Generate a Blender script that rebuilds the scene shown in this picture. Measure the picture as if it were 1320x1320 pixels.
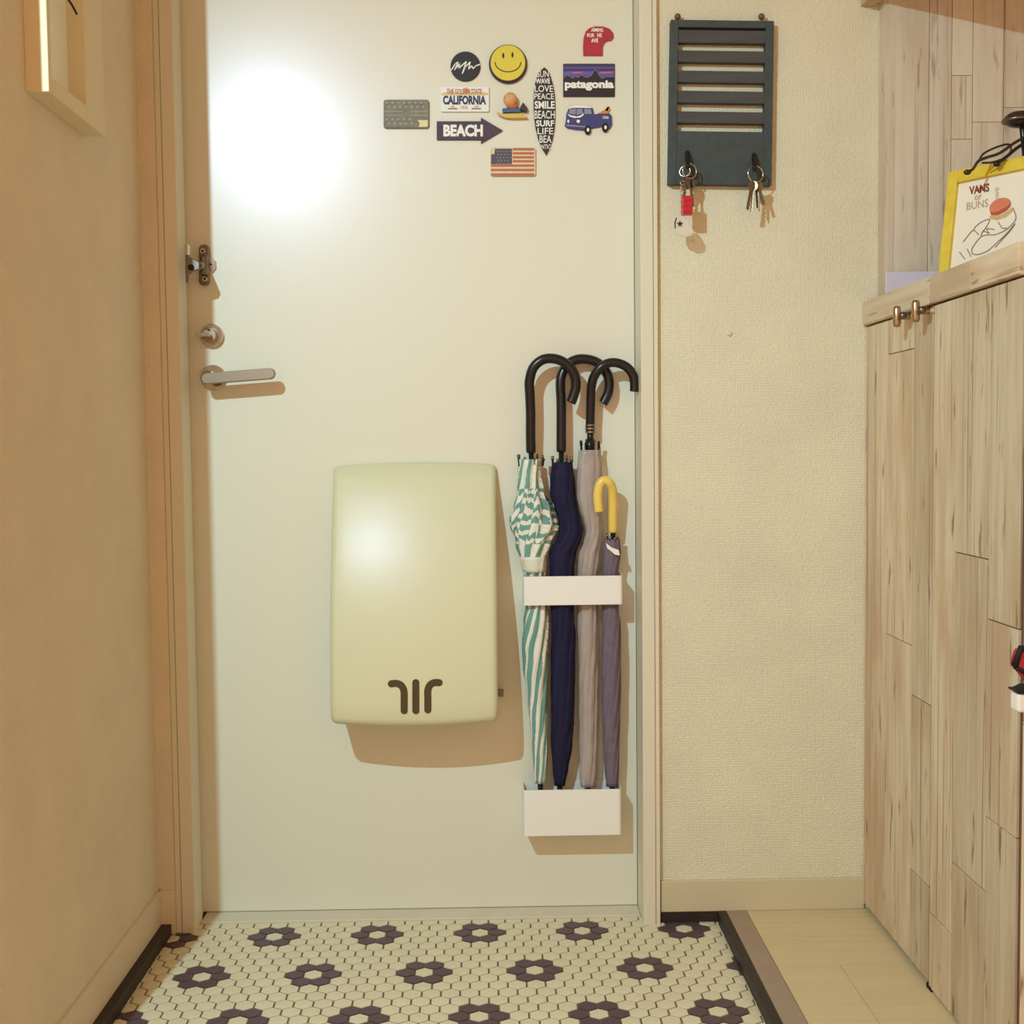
import bpy, bmesh, math, random
from mathutils import Vector, Matrix
random.seed(7)
for o in list(bpy.data.objects): bpy.data.objects.remove(o)
SC = bpy.context.scene
COL = SC.collection

# ------------------------------------------------------------------ camera
F_PX, PITCH, YAW, ROLL = 1550.945, 0.0540001, 0.0154324, -0.0107400
CAM = Vector((0.0, -2.17579, 0.85164))
_f = Vector((math.sin(YAW)*math.cos(PITCH), math.cos(YAW)*math.cos(PITCH), -math.sin(PITCH)))
_r0 = Vector((math.cos(YAW), -math.sin(YAW), 0)); _u0 = _r0.cross(_f)
_r = math.cos(ROLL)*_r0 + math.sin(ROLL)*_u0
_u = -math.sin(ROLL)*_r0 + math.cos(ROLL)*_u0
cd = bpy.data.cameras.new('camera'); cam = bpy.data.objects.new('camera', cd); COL.objects.link(cam)
cd.sensor_width = 36; cd.sensor_fit = 'HORIZONTAL'; cd.lens = 36*F_PX/1320; cd.clip_start = 0.02
m = Matrix((_r, _u, -_f)).transposed().to_4x4(); m.translation = CAM
cam.matrix_world = m
SC.camera = cam

def ray(x, y): return _f + _r*((x-660)/F_PX) - _u*((y-660)/F_PX)
def atY(x, y, Y=0.0): d = ray(x, y); return CAM + d*((Y-CAM.y)/d.y)
def atX(x, y, X): d = ray(x, y); return CAM + d*((X-CAM.x)/d.x)
def atZ(x, y, Z=0.0): d = ray(x, y); return CAM + d*((Z-CAM.z)/d.z)

# ------------------------------------------------------------------ world, lamps, exposure
W = bpy.data.worlds.new('world'); SC.world = W; W.use_nodes = True
bg = W.node_tree.nodes['Background']
bg.inputs['Color'].default_value = (1.0, 0.58, 0.34, 1); bg.inputs['Strength'].default_value = 1.06

ld = bpy.data.lights.new('hall_spot_lamp', 'SPOT'); lamp = bpy.data.objects.new('hall_spot_lamp', ld); COL.objects.link(lamp)
lamp.location = (-0.722, -1.90, 1.90)
ld.energy = 124; ld.color = (0.57, 0.91, 1.02); ld.shadow_soft_size = 0.010
ld.spot_size = math.radians(112); ld.spot_blend = 1.0
lamp.rotation_euler = (Vector((0.15, 0, 0.0))-lamp.location).to_track_quat('-Z', 'Y').to_euler()

vs = SC.view_settings
vs.view_transform = 'Standard'; vs.look = 'None'; vs.gamma = 1.0; vs.exposure = 0.06; vs.use_curve_mapping = False

# ------------------------------------------------------------------ materials
def S(c):                                   # sRGB 0-255 to linear
    return tuple(((v/255)/12.92 if v/255 <= 0.04045 else ((v/255+0.055)/1.055)**2.4) for v in c)
MATS = {}
def mat(name, rgb, rough=0.5, metal=0.0, spec=0.5, var=0.0, vscale=20, bump=0.0, bscale=200, trans=0.0, alpha=1.0,
        rnd=0.0, ior=1.45, coat=0.0, stretch=None, emit=None, sheen=0.0):
    if name in MATS: return MATS[name]
    M = bpy.data.materials.new(name); M.use_nodes = True; nt = M.node_tree; N = nt.nodes; L = nt.links
    b = N['Principled BSDF']; c = S(rgb)+(1,)
    b.inputs['Base Color'].default_value = c; b.inputs['Roughness'].default_value = rough
    b.inputs['Metallic'].default_value = metal; b.inputs['Specular IOR Level'].default_value = spec
    b.inputs['Transmission Weight'].default_value = trans; b.inputs['Alpha'].default_value = alpha
    b.inputs['IOR'].default_value = ior; b.inputs['Coat Weight'].default_value = coat
    b.inputs['Sheen Weight'].default_value = sheen
    tc = N.new('ShaderNodeTexCoord'); mp = N.new('ShaderNodeMapping'); L.new(tc.outputs['Object'], mp.inputs['Vector'])
    if stretch: mp.inputs['Scale'].default_value = stretch
    if var or rnd:
        mix = N.new('ShaderNodeMix'); mix.data_type = 'RGBA'; mix.blend_type = 'MULTIPLY'; mix.inputs[0].default_value = 1
        mix.inputs[6].default_value = c
        if var:
            nz = N.new('ShaderNodeTexNoise'); nz.inputs['Scale'].default_value = vscale; nz.inputs['Detail'].default_value = 5
            L.new(mp.outputs[0], nz.inputs['Vector'])
            mr = N.new('ShaderNodeMapRange'); mr.inputs[1].default_value = .3; mr.inputs[2].default_value = .7
            mr.inputs[3].default_value = 1-var; mr.inputs[4].default_value = 1+var*.5
            L.new(nz.outputs['Fac'], mr.inputs[0]); fac = mr.outputs[0]
        else: fac = None
        if rnd:
            oi = N.new('ShaderNodeObjectInfo'); r2 = N.new('ShaderNodeMapRange')
            r2.inputs[3].default_value = 1-rnd; r2.inputs[4].default_value = 1+rnd
            L.new(oi.outputs['Random'], r2.inputs[0])
            if fac:
                mu = N.new('ShaderNodeMath'); mu.operation = 'MULTIPLY'; L.new(fac, mu.inputs[0]); L.new(r2.outputs[0], mu.inputs[1]); fac = mu.outputs[0]
            else: fac = r2.outputs[0]
        L.new(fac, mix.inputs[7]); L.new(mix.outputs[2], b.inputs['Base Color'])
    if bump:
        n2 = N.new('ShaderNodeTexNoise'); n2.inputs['Scale'].default_value = bscale; n2.inputs['Detail'].default_value = 3
        L.new(mp.outputs[0], n2.inputs['Vector'])
        bp = N.new('ShaderNodeBump'); bp.inputs['Strength'].default_value = bump; bp.inputs['Distance'].default_value = .002
        L.new(n2.outputs['Fac'], bp.inputs['Height']); L.new(bp.outputs[0], b.inputs['Normal'])
    if emit: b.inputs['Emission Color'].default_value = S(rgb)+(1,); b.inputs['Emission Strength'].default_value = emit
    MATS[name] = M; return M

def wallpaper(name, rgb, weave=420):
    """woven-look vinyl wallpaper: two crossed wave bands with noise as fine relief"""
    M = mat(name, rgb, .82, spec=.2, var=.05, vscale=9); nt = M.node_tree; N = nt.nodes; L = nt.links
    b = N['Principled BSDF']; tc = N.new('ShaderNodeTexCoord'); outs = []
    for ax in ('X', 'Y', 'Z'):
        w = N.new('ShaderNodeTexWave'); w.bands_direction = ax; w.inputs['Scale'].default_value = weave/6.3
        w.inputs['Distortion'].default_value = 6; w.inputs['Detail'].default_value = 3; w.inputs['Detail Scale'].default_value = 2.5
        L.new(tc.outputs['Object'], w.inputs['Vector']); outs.append(w.outputs['Fac'])
    a = N.new('ShaderNodeMath'); L.new(outs[0], a.inputs[0]); L.new(outs[1], a.inputs[1])
    a2 = N.new('ShaderNodeMath'); L.new(a.outputs[0], a2.inputs[0]); L.new(outs[2], a2.inputs[1])
    bp = N.new('ShaderNodeBump'); bp.inputs['Strength'].default_value = .36; bp.inputs['Distance'].default_value = .0012
    L.new(a2.outputs[0], bp.inputs['Height']); L.new(bp.outputs[0], b.inputs['Normal'])
    return M

def plank_mat(name, light, mid, dark, axis='Z', rnd=.15, ks=1.0):
    """white-washed reclaimed board: grain stretched along the board, tan patches, dark knots and scratches"""
    if name in MATS: return MATS[name]
    M = bpy.data.materials.new(name); M.use_nodes = True; nt = M.node_tree; N = nt.nodes; L = nt.links
    b = N['Principled BSDF']; b.inputs['Roughness'].default_value = .62; b.inputs['Specular IOR Level'].default_value = .3
    tc = N.new('ShaderNodeTexCoord'); oi = N.new('ShaderNodeObjectInfo')
    add = N.new('ShaderNodeVectorMath'); add.operation = 'MULTIPLY_ADD'
    L.new(oi.outputs['Random'], add.inputs[0]); add.inputs[1].default_value = (7.3, 3.1, 5.7); L.new(tc.outputs['Object'], add.inputs[2])
    def noise(sc, along, det=5, rough=.6):
        mp = N.new('ShaderNodeMapping'); s = [1, 1, 1]; s['XYZ'.index(axis)] = along; mp.inputs['Scale'].default_value = s
        L.new(add.outputs[0], mp.inputs['Vector'])
        n = N.new('ShaderNodeTexNoise'); n.inputs['Scale'].default_value = sc; n.inputs['Detail'].default_value = det; n.inputs['Roughness'].default_value = rough
        L.new(mp.outputs[0], n.inputs['Vector']); return n.outputs['Fac']
    def ramp(fac, lo, hi, a, c):
        r = N.new('ShaderNodeMapRange'); r.inputs[1].default_value = lo; r.inputs[2].default_value = hi
        r.inputs[3].default_value = a; r.inputs[4].default_value = c; L.new(fac, r.inputs[0]); return r.outputs[0]
    def mixc(fac, A, B, mode='MIX'):
        x = N.new('ShaderNodeMix'); x.data_type = 'RGBA'; x.blend_type = mode; L.new(fac, x.inputs[0])
        for i, v in ((6, A), (7, B)):
            if isinstance(v, tuple): x.inputs[i].default_value = S(v)+(1,)
            else: L.new(v, x.inputs[i])
        return x.outputs[2]
    grain = ramp(noise(60, .05), .42, .68, 0, .62)
    patch = ramp(noise(9, .25, 4), .45, .62, 0, .85)
    c = mixc(patch, light, mid)
    c = mixc(grain, c, mid)
    knots = ramp(noise(70, .16, 3, .5), .63, .72, 0, .8*ks)
    c = mixc(knots, c, dark)
    scr = ramp(noise(170, .012, 2, .5), .62, .70, 0, .6*ks)
    c = mixc(scr, c, dark)
    tone = ramp(oi.outputs['Random'], 0, 1, 1-rnd, 1+rnd)
    cm = N.new('ShaderNodeMix'); cm.data_type = 'RGBA'; cm.blend_type = 'MULTIPLY'; cm.inputs[0].default_value = 1
    L.new(c, cm.inputs[6]); L.new(tone, cm.inputs[7]); L.new(cm.outputs[2], b.inputs['Base Color'])
    bp = N.new('ShaderNodeBump'); bp.inputs['Strength'].default_value = .12; bp.inputs['Distance'].default_value = .001
    L.new(noise(90, .05), bp.inputs['Height']); L.new(bp.outputs[0], b.inputs['Normal'])
    MATS[name] = M; return M

M_DOOR  = mat('door_paint', (226, 224, 204), .275, spec=.68)
M_DOOR.node_tree.nodes['Principled BSDF'].inputs['Specular Tint'].default_value = (1.0, .76, .96, 1)
M_FRAME = mat('frame_paint', (222, 214, 192), .45, spec=.4)
M_WALL  = wallpaper('wallpaper_back', (226, 219, 192))
M_WALLL = wallpaper('wallpaper_left', (228, 212, 186))
M_CEIL  = mat('ceiling_paint', (225, 215, 195), .9, var=.03)
M_BASE  = mat('baseboard_vinyl', (206, 194, 160), .5, spec=.3)
M_BLACK = mat('black_molding', (52, 42, 38), .5, spec=.35, var=.15, vscale=40)
M_GREY  = mat('step_nosing', (165, 142, 122), .5, spec=.35, var=.08, vscale=30)
M_SILL  = mat('threshold', (214, 206, 182), .5, var=.05)
M_GROUT = mat('grout', (126, 92, 76), .9, var=.15, vscale=60)
M_TILEW = mat('tile_white', (224, 214, 182), .38, spec=.45, var=.05, vscale=60, rnd=.03)
M_TILED = mat('tile_dark', (88, 70, 76), .42, spec=.4, var=.12, vscale=90, rnd=.06)
M_CHROME = mat('chrome', (205, 195, 185), .16, 1.0)
M_SATIN = mat('satin_metal', (150, 136, 120), .36, 1.0)
M_GUARD = mat('guard_metal', (128, 114, 106), .30, 1.0)
M_BRASS = mat('brass_metal', (180, 158, 128), .26, 1.0)
M_SLOT_SHADE = mat('slot_shade', (92, 72, 50), .8, spec=.1)
M_MAIL  = mat('mailbox_plastic', (216, 214, 176), .35, spec=.6)
M_MAIL.node_tree.nodes['Principled BSDF'].inputs['Specular Tint'].default_value = (1.0, .76, .96, 1)
M_WHITE = mat('white_steel', (240, 238, 230), .4, spec=.4)
M_BLK   = mat('black_plastic', (28, 24, 25), .28, spec=.5)
M_BLKM  = mat('black_matte', (30, 26, 27), .6, spec=.3)
M_NAVY  = mat('navy_cloth', (34, 32, 62), .75, spec=.25, var=.2, vscale=80, bump=.15, bscale=300)
M_VINYL = mat('clear_vinyl', (206, 190, 182), .22, spec=.6, alpha=.62, var=.08, vscale=30)
M_GCLOTH = mat('grey_cloth', (118, 104, 118), .75, spec=.25, var=.12, vscale=70, bump=.15, bscale=300)
M_YPLAST = mat('yellow_plastic', (238, 206, 104), .3, spec=.5)
M_RACK  = mat('rack_teal', (72, 80, 80), .62, spec=.3, var=.15, vscale=60)
M_SLAT  = mat('rack_slat', (82, 80, 79), .65, spec=.3, var=.2, vscale=60, stretch=(.2, 1, 1))
M_BEAD  = mat('bead_brown', (110, 84, 62), .35, spec=.5)
M_PLANK = plank_mat('plank_vertical', (216, 202, 174), (188, 162, 130), (136, 96, 72), 'Z')
M_PLANKY = plank_mat('plank_rail', (218, 204, 176), (190, 162, 128), (120, 84, 60), 'Y')
M_PLANKS = plank_mat('plank_niche', (226, 214, 194), (206, 188, 164), (112, 80, 60), 'Z', .07, .5)
M_CARC  = mat('carcass_brown', (120, 92, 70), .7, var=.15)  # brown of the boards behind the cladding, seen in the joints
M_WOODF = plank_mat('floor_board', (214, 194, 152), (208, 186, 142), (192, 166, 122), 'X', .03, .5)
M_RED   = mat('red_print', (178, 44, 58), .5, var=.06)
M_PAPER = mat('paper', (238, 232, 214), .8, spec=.2)

# ------------------------------------------------------------------ mesh helpers
def wloc(o):
    v = Vector((0, 0, 0))
    while o is not None: v += o.location; o = o.parent
    return v
def mk(name, V, Fc, material, parent=None, smooth=False, bevel=0, segs=2, angle=40, uvs=None, centre=None, subsurf=0):
    V = [Vector(v) for v in V]
    if centre is None:
        lo = Vector([min(v[i] for v in V) for i in range(3)]); hi = Vector([max(v[i] for v in V) for i in range(3)])
        centre = (lo+hi)/2
    me = bpy.data.meshes.new(name); me.from_pydata([v-centre for v in V], [], Fc)
    bm = bmesh.new(); bm.from_mesh(me); bmesh.ops.recalc_face_normals(bm, faces=bm.faces)
    bm.to_mesh(me); bm.free()
    if smooth:
        for p in me.polygons: p.use_smooth = True
    for mt in (material if isinstance(material, (list, tuple)) else [material]): me.materials.append(mt)
    o = bpy.data.objects.new(name, me); COL.objects.link(o)
    if parent is not None: o.parent = parent; o.location = centre - wloc(parent)
    else: o.location = centre
    if bevel:
        bv = o.modifiers.new('bevel', 'BEVEL'); bv.width = bevel; bv.segments = segs; bv.limit_method = 'ANGLE'; bv.angle_limit = math.radians(angle)
    if subsurf:
        ss = o.modifiers.new('sub', 'SUBSURF'); ss.levels = subsurf; ss.render_levels = subsurf
    return o
def tag(o, label=None, cat=None, group=None, kind=None):
    if label: o['label'] = label
    if cat: o['category'] = cat
    if group: o['group'] = group
    if kind: o['kind'] = kind
    return o
def thing(name, loc, label, cat, group=None):
    o = bpy.data.objects.new(name, None); COL.objects.link(o); o.location = loc; o.empty_display_size = .05
    return tag(o, label, cat, group)
def box(lo, hi):
    x0, y0, z0 = lo; x1, y1, z1 = hi
    V = [(x0,y0,z0),(x1,y0,z0),(x1,y1,z0),(x0,y1,z0),(x0,y0,z1),(x1,y0,z1),(x1,y1,z1),(x0,y1,z1)]
    return V, [(0,3,2,1),(4,5,6,7),(0,1,5,4),(1,2,6,5),(2,3,7,6),(3,0,4,7)]
def mbox(name, lo, hi, material, parent=None, bevel=0.0, **k):
    V, Fc = box(lo, hi); return mk(name, V, Fc, material, parent, bevel=bevel, **k)
def join(*parts):
    V, Fc = [], []
    for v, f in parts:
        n = len(V); V += [Vector(a) for a in v]; Fc += [tuple(i+n for i in q) for q in f]
    return V, Fc
def prism(pts, off):
    """closed polygon (list of Vector) extruded by vector off"""
    n = len(pts); V = [Vector(p) for p in pts]+[Vector(p)+Vector(off) for p in pts]
    return V, [tuple(range(n)), tuple(range(2*n-1, n-1, -1))]+[(i, (i+1) % n, n+(i+1) % n, n+i) for i in range(n)]
def pxprism(pts, Y, t):
    """outline given in photo pixels, on the plane y=Y (front), t metres thick"""
    return prism([atY(x, y, Y) for x, y in pts], (0, t, 0))
def tube(path, rad, n=10, caps=True, closed=False):
    path = [Vector(p) for p in path]; R = rad if isinstance(rad, (list, tuple)) else [rad]*len(path)
    V, Fc = [], []; up = None; m = len(path)
    for i, p in enumerate(path):
        a = path[(i-1) % m] if (i > 0 or closed) else p; c = path[(i+1) % m] if (i < m-1 or closed) else p
        t = (c-a).normalized()
        if up is None: up = Vector((0, 1, 0)) if abs(t.y) < .9 else Vector((1, 0, 0))
        s = t.cross(up).normalized(); up = s.cross(t).normalized()
        for k in range(n):
            q = 2*math.pi*k/n; V.append(p+(s*math.cos(q)+up*math.sin(q))*R[i])
    for i in range(m if closed else m-1):
        for k in range(n):
            j = (i+1) % m
            Fc.append((i*n+k, i*n+(k+1) % n, j*n+(k+1) % n, j*n+k))
    if caps and not closed: Fc += [tuple(range(n-1, -1, -1)), tuple(range((m-1)*n, m*n))]
    return V, Fc
def ball(c, r, nu=14, nv=9, sc=(1, 1, 1)):
    c = Vector(c); V = [c+Vector((0, 0, r*sc[2]))]; Fc = []
    for j in range(1, nv):
        a = math.pi*j/nv
        for i in range(nu):
            b = 2*math.pi*i/nu; V.append(c+Vector((r*sc[0]*math.sin(a)*math.cos(b), r*sc[1]*math.sin(a)*math.sin(b), r*sc[2]*math.cos(a))))
    V.append(c-Vector((0, 0, r*sc[2])))
    for i in range(nu):
        Fc.append((0, 1+i, 1+(i+1) % nu)); k = 1+(nv-2)*nu; Fc.append((len(V)-1, k+(i+1) % nu, k+i))
    for j in range(nv-2):
        for i in range(nu):
            a = 1+j*nu; Fc.append((a+i, a+nu+i, a+nu+(i+1) % nu, a+(i+1) % nu))
    return V, Fc
def disc_y(c, r, Yf, t, n=32):
    """round plate facing -y, centre c=(x,z)"""
    return prism([Vector((c[0]+r*math.cos(2*math.pi*i/n), Yf, c[1]+r*math.sin(2*math.pi*i/n))) for i in range(n)], (0, t, 0))
def smoothpath(P, sub=6):
    P = [Vector(p) for p in P]; out = []
    for i in range(len(P)-1):
        a = P[max(i-1, 0)]; b = P[i]; c = P[i+1]; d = P[min(i+2, len(P)-1)]
        for k in range(sub):
            t = k/sub; out.append(.5*((2*b)+(c-a)*t+(2*a-5*b+4*c-d)*t*t+(3*b-a-3*c+d)*t**3))
    out.append(P[-1]); return out
def pxpath(P, Y, sub=6): return smoothpath([atY(x, y, Y) for x, y in P], sub)

_txt = {}
def textgeo(s, bold=0.0, shear=0.0):
    key = (s, bold, shear)
    if key not in _txt:
        c = bpy.data.curves.new('t', 'FONT'); c.body = s; c.offset = bold; c.resolution_u = 3; c.shear = shear
        o = bpy.data.objects.new('t', c); COL.objects.link(o); bpy.context.view_layer.update()
        me = bpy.data.meshes.new_from_object(o.evaluated_get(bpy.context.evaluated_depsgraph_get()))
        V = [v.co.copy() for v in me.vertices]; Fc = [tuple(p.vertices) for p in me.polygons]
        bpy.data.objects.remove(o); bpy.data.curves.remove(c); bpy.data.meshes.remove(me)
        x0 = min(v.x for v in V); x1 = max(v.x for v in V); y0 = min(v.y for v in V); y1 = max(v.y for v in V)
        _txt[key] = ([((v.x-x0)/(x1-x0), (v.y-y0)/(y1-y0)) for v in V], Fc)
    return _txt[key]
def pxtext(name, s, x0, y0, x1, y1, Y, material, parent, bold=0.0, slope=0.0, shear=0.0):
    """flat lettering filling the pixel box (y0 top, y1 bottom) on the plane y=Y"""
    P, Fc = textgeo(s, bold, shear)
    V = [atY(x0+(x1-x0)*u, y1+(y0-y1)*v+slope*u*(x1-x0), Y) for u, v in P]
    return mk(name, V, Fc, material, parent)
def pxflat(pts, Y):
    return [atY(x, y, Y) for x, y in pts], [tuple(range(len(pts)))]
def ribbon(pts, w, closed=False):
    """flat pixel-space stroke of width w -> list of quads as pixel polygons"""
    out = []
    for (x0, y0), (x1, y1) in zip(pts[:-1], pts[1:]):
        d = math.hypot(x1-x0, y1-y0) or 1; nx, ny = -(y1-y0)/d*w/2, (x1-x0)/d*w/2; ex, ey = (x1-x0)/d*w*.3, (y1-y0)/d*w*.3
        out.append([(x0+nx-ex, y0+ny-ey), (x1+nx+ex, y1+ny+ey), (x1-nx+ex, y1-ny+ey), (x0-nx-ex, y0-ny-ey)])
    return out
def pxstroke(name, pts, w, Y, material, parent):
    return mk(name, *join(*[pxflat(q, Y) for q in ribbon(pts, w)]), material, parent)
def rrect(x0, y0, x1, y1, r, n=5):
    out = []
    for cx, cy, a0 in ((x1-r, y0+r, -90), (x1-r, y1-r, 0), (x0+r, y1-r, 90), (x0+r, y0+r, 180)):
        for k in range(n+1):
            a = math.radians(a0+90*k/n); out.append((cx+r*math.cos(a), cy+r*math.sin(a)))
    return out
def ell(cx, cy, rx, ry, n=32, rot=0):
    c, s = math.cos(rot), math.sin(rot)
    return [(cx+rx*math.cos(t)*c-ry*math.sin(t)*s, cy+rx*math.cos(t)*s+ry*math.sin(t)*c) for t in [2*math.pi*i/n for i in range(n)]]

# ================================================================== STRUCTURE
YW = -0.070          # face of the back wall (papered part beside the door)
XL = -0.596          # left wall face
XC = 0.655           # front of the shoe cabinet
ZF = 0.020           # raised hall floor
def struct(o): return tag(o, kind='structure')

# grout bed of the entry floor and its hexagonal tiles
fl = struct(mbox('floor', (-.62, -2.6, -.05), (.40, .06, -.0012), M_GROUT)); tag(fl, 'entry floor of small white hexagon tiles with dark flower rings', 'floor')
HW = .03; TH = .00656; X0, Y0 = -.391632, .0869438
def lat(r_, c_):
    u = X0+c_*HW+(r_ % 2)*HW/2; v = Y0-r_*HW*.8660254
    return u*math.cos(TH)-v*math.sin(TH), u*math.sin(TH)+v*math.cos(TH)-.19
def is_dark(r_, c_):
    for dr, dc in ((0, 1), (0, -1), (1, 0), (1, -1), (-1, 0), (-1, -1)) if r_ % 2 == 0 else ((0, 1), (0, -1), (1, 0), (1, 1), (-1, 0), (-1, 1)):
        rr, cc = r_+dr, c_+dc
        if rr % 6 == 0 and (cc % 6) == (0 if (rr//6) % 2 == 0 else 3): return True
    return False
def clip(poly, ax, lim, sign):
    out = []
    for i in range(len(poly)):
        a, b = poly[i], poly[(i+1) % len(poly)]; da, db = sign*(a[ax]-lim), sign*(b[ax]-lim)
        if da <= 0: out.append(a)
        if da*db < 0: t = da/(da-db); out.append((a[0]+(b[0]-a[0])*t, a[1]+(b[1]-a[1])*t))
    return out
TX0, TX1, TY0, TY1 = -.5755, .392, -2.0, -.046
hexr = (HW/2-.0014)/math.cos(math.pi/6)
cells = []
for r_ in range(-6, 80):
    for c_ in range(-9, 30):
        x, y = lat(r_, c_)
        pg = [(x+hexr*math.cos(math.radians(30+60*k)+TH), y+hexr*math.sin(math.radians(30+60*k)+TH)) for k in range(6)]
        full = all(TX0 < a < TX1 and TY0 < b < TY1 for a, b in pg)
        if not full:
            for ax, lim, sg in ((0, TX0, -1), (0, TX1, 1), (1, TY0, -1), (1, TY1, 1)):
                pg = clip(pg, ax, lim, sg) if len(pg) > 2 else pg
            if len(pg) < 3: continue
            ar = abs(sum(pg[i][0]*pg[(i+1) % len(pg)][1]-pg[(i+1) % len(pg)][0]*pg[i][1] for i in range(len(pg))))/2
            if ar < 3e-6: continue
        d = Vector((x, y, 0))-CAM; q = d.dot(_f); py = 660-F_PX*d.dot(_u)/q; px = 660+F_PX*d.dot(_r)/q
        cells.append((r_, c_, x, y, pg, full, is_dark(r_, c_), py < 1326, py))
def tilegeo(pg, top=.0006):
    n = len(pg); cx = sum(p[0] for p in pg)/n; cy = sum(p[1] for p in pg)/n
    ins = [(cx+(p[0]-cx)*.93, cy+(p[1]-cy)*.93) for p in pg]
    V = [(p[0], p[1], -.0014) for p in pg]+[(p[0], p[1], 0) for p in pg]+[(p[0], p[1], top) for p in ins]
    Fc = [tuple(range(2*n, 3*n))]
    for i in range(n):
        j = (i+1) % n; Fc += [(i, j, n+j, n+i), (n+i, n+j, 2*n+j, 2*n+i)]
    return V, Fc
shared = {}
white_vis = sorted([c for c in cells if c[7] and not c[6]], key=lambda c: -c[8])[:300]
single = {(c[0], c[1]) for c in white_vis} | {(c[0], c[1]) for c in cells if c[7] and c[6]}
restW, restD = [], []
for r_, c_, x, y, pg, full, dark, vis, py in cells:
    if (r_, c_) not in single: (restD if dark else restW).append(tilegeo(pg)); continue
    nm = 'dark_hexagon_tile' if dark else 'hexagon_tile'; mt = M_TILED if dark else M_TILEW
    if full and dark in shared:
        o = bpy.data.objects.new(nm, shared[dark]); COL.objects.link(o); o.parent = fl
        o.location = Vector((x, y, 0))-fl.location
    elif full:
        V, Fc = tilegeo(pg); o = mk(nm, V, Fc, mt, fl, centre=Vector((x, y, 0))); shared[dark] = o.data
    else:
        V, Fc = tilegeo(pg); mk(nm, V, Fc, mt, fl)
if restW: tag(mk('hexagon_tiles', *join(*restW), M_TILEW, fl), kind='stuff')
if restD: tag(mk('dark_hexagon_tiles', *join(*restD), M_TILED, fl), kind='stuff')

# raised hall floor with wide boards
hf = struct(mbox('floor_hall', (.3945, -2.6, -.05), (1.10, YW+.02, ZF-.0025), M_CARC)); tag(hf, 'raised hall floor of pale wide boards', 'floor')
ya = YW
for i, wd in enumerate((.232, .205, .205, .205, .205, .205, .205, .205, .205, .205, .205)):
    yb = ya-wd; xs = [.4435, [.80, .545, .70, .60][i % 4], 1.10]
    for a, b in zip(xs[:-1], xs[1:]):
        mbox('floor_board', (a+.0004, yb+.0004, ZF-.006), (b-.0004, ya-.0004, ZF), M_WOODF, hf)
    ya = yb
t1 = struct(mbox('trim_1', (.4075, -2.6, -.01), (.443, YW, ZF+.0015), M_GREY, bevel=.002)); tag(t1, 'flat greyish brown edge strip along the step', 'trim')
t2 = struct(mbox('trim_2', (.392, -2.6, -.01), (.4073, YW-.0045, ZF+.0008), M_BLACK, bevel=.0015)); tag(t2, 'black step molding running along the tiled floor', 'trim')
t3 = struct(mbox('trim_3', (.2905, YW-.0045, -.01), (.4073, YW, ZF), M_BLACK, bevel=.001)); tag(t3, 'short black molding under the papered wall beside the door', 'trim')
t4 = struct(mbox('trim_4', (XL-.002, -.78, -.01), (-.5757, -.088, ZF), M_BLACK, bevel=.0015)); tag(t4, 'black kick molding along the left wall', 'trim')
t5 = struct(mbox('trim_5', (-.535, -.0455, -.01), (.258, .03, .004), M_SILL, bevel=.0015)); tag(t5, 'pale threshold strip under the entrance door', 'trim')

# walls
wb = struct(mbox('wall_back', (.2885, YW, -.05), (1.16, .06, 2.35), M_WALL)); tag(wb, 'cream woven-look papered wall beside the entrance door', 'wall')
wc = struct(mk('wall_back_corner', *join(box((XL-.002, -.0885, -.05), (-.5685, .06, 2.35)), box((-.5685, 0, 2.02), (.2885, .06, 2.35))), M_WALLL)); tag(wc, 'narrow papered return between left wall and door frame', 'wall')
wl = struct(mbox('wall_left', (XL-.10, -.78, -.05), (XL, .06, 2.35), M_WALLL)); tag(wl, 'shaded cream papered wall on the lock side of the door', 'wall')
wr = struct(mbox('wall_right', (1.06, -2.6, -.05), (1.16, YW, 2.35), M_WALL)); tag(wr, 'papered wall behind the shoe cabinet', 'wall')
ce = struct(mbox('ceiling', (-1.6, -2.6, 2.35), (1.16, .06, 2.42), M_CEIL)); tag(ce, 'plain pale ceiling over the entry', 'ceiling')
bbk = struct(mbox('baseboard_back', (.2905, YW-.006, ZF), (XC+.0, YW, .0765), M_BASE, bevel=.0015)); tag(bbk, 'beige vinyl baseboard under the papered wall', 'baseboard')
bl = struct(mk('baseboard_left', *join(box((XL, -.78, ZF), (XL+.004, -.0885, .081)), box((XL, -.0925, ZF), (-.5685, -.0885, .081))), M_WALLL)); tag(bl, 'low cream baseboard along the left wall', 'baseboard')

# door frame
tl = struct(mk('trim_6', *join(box((-.558, -.085, -.002), (-.535, -.032, 2.02)), box((-.558, -.032, -.002), (-.5415, .03, 2.02))), M_FRAME, bevel=.0015)); tag(tl, 'cream steel door jamb on the lock side', 'door frame')
mbox('stop_strip', (-.5685, -.083, -.002), (-.5588, .0, 2.02), M_FRAME, tl, bevel=.001)
tr = struct(mk('trim_7', *join(box((.2585, -.085, -.002), (.2805, .03, 2.02))), M_FRAME, bevel=.0015)); tag(tr, 'cream steel door jamb on the umbrella side', 'door frame')
mbox('stop_strip', (.2812, -.083, -.002), (.2885, .0, 2.02), M_FRAME, tr, bevel=.001)
th = struct(mbox('trim_8', (-.568, -.085, 1.985), (.2885, .03, 2.03), M_FRAME, bevel=.0015)); tag(th, 'cream steel head of the door frame', 'door frame')

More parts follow.
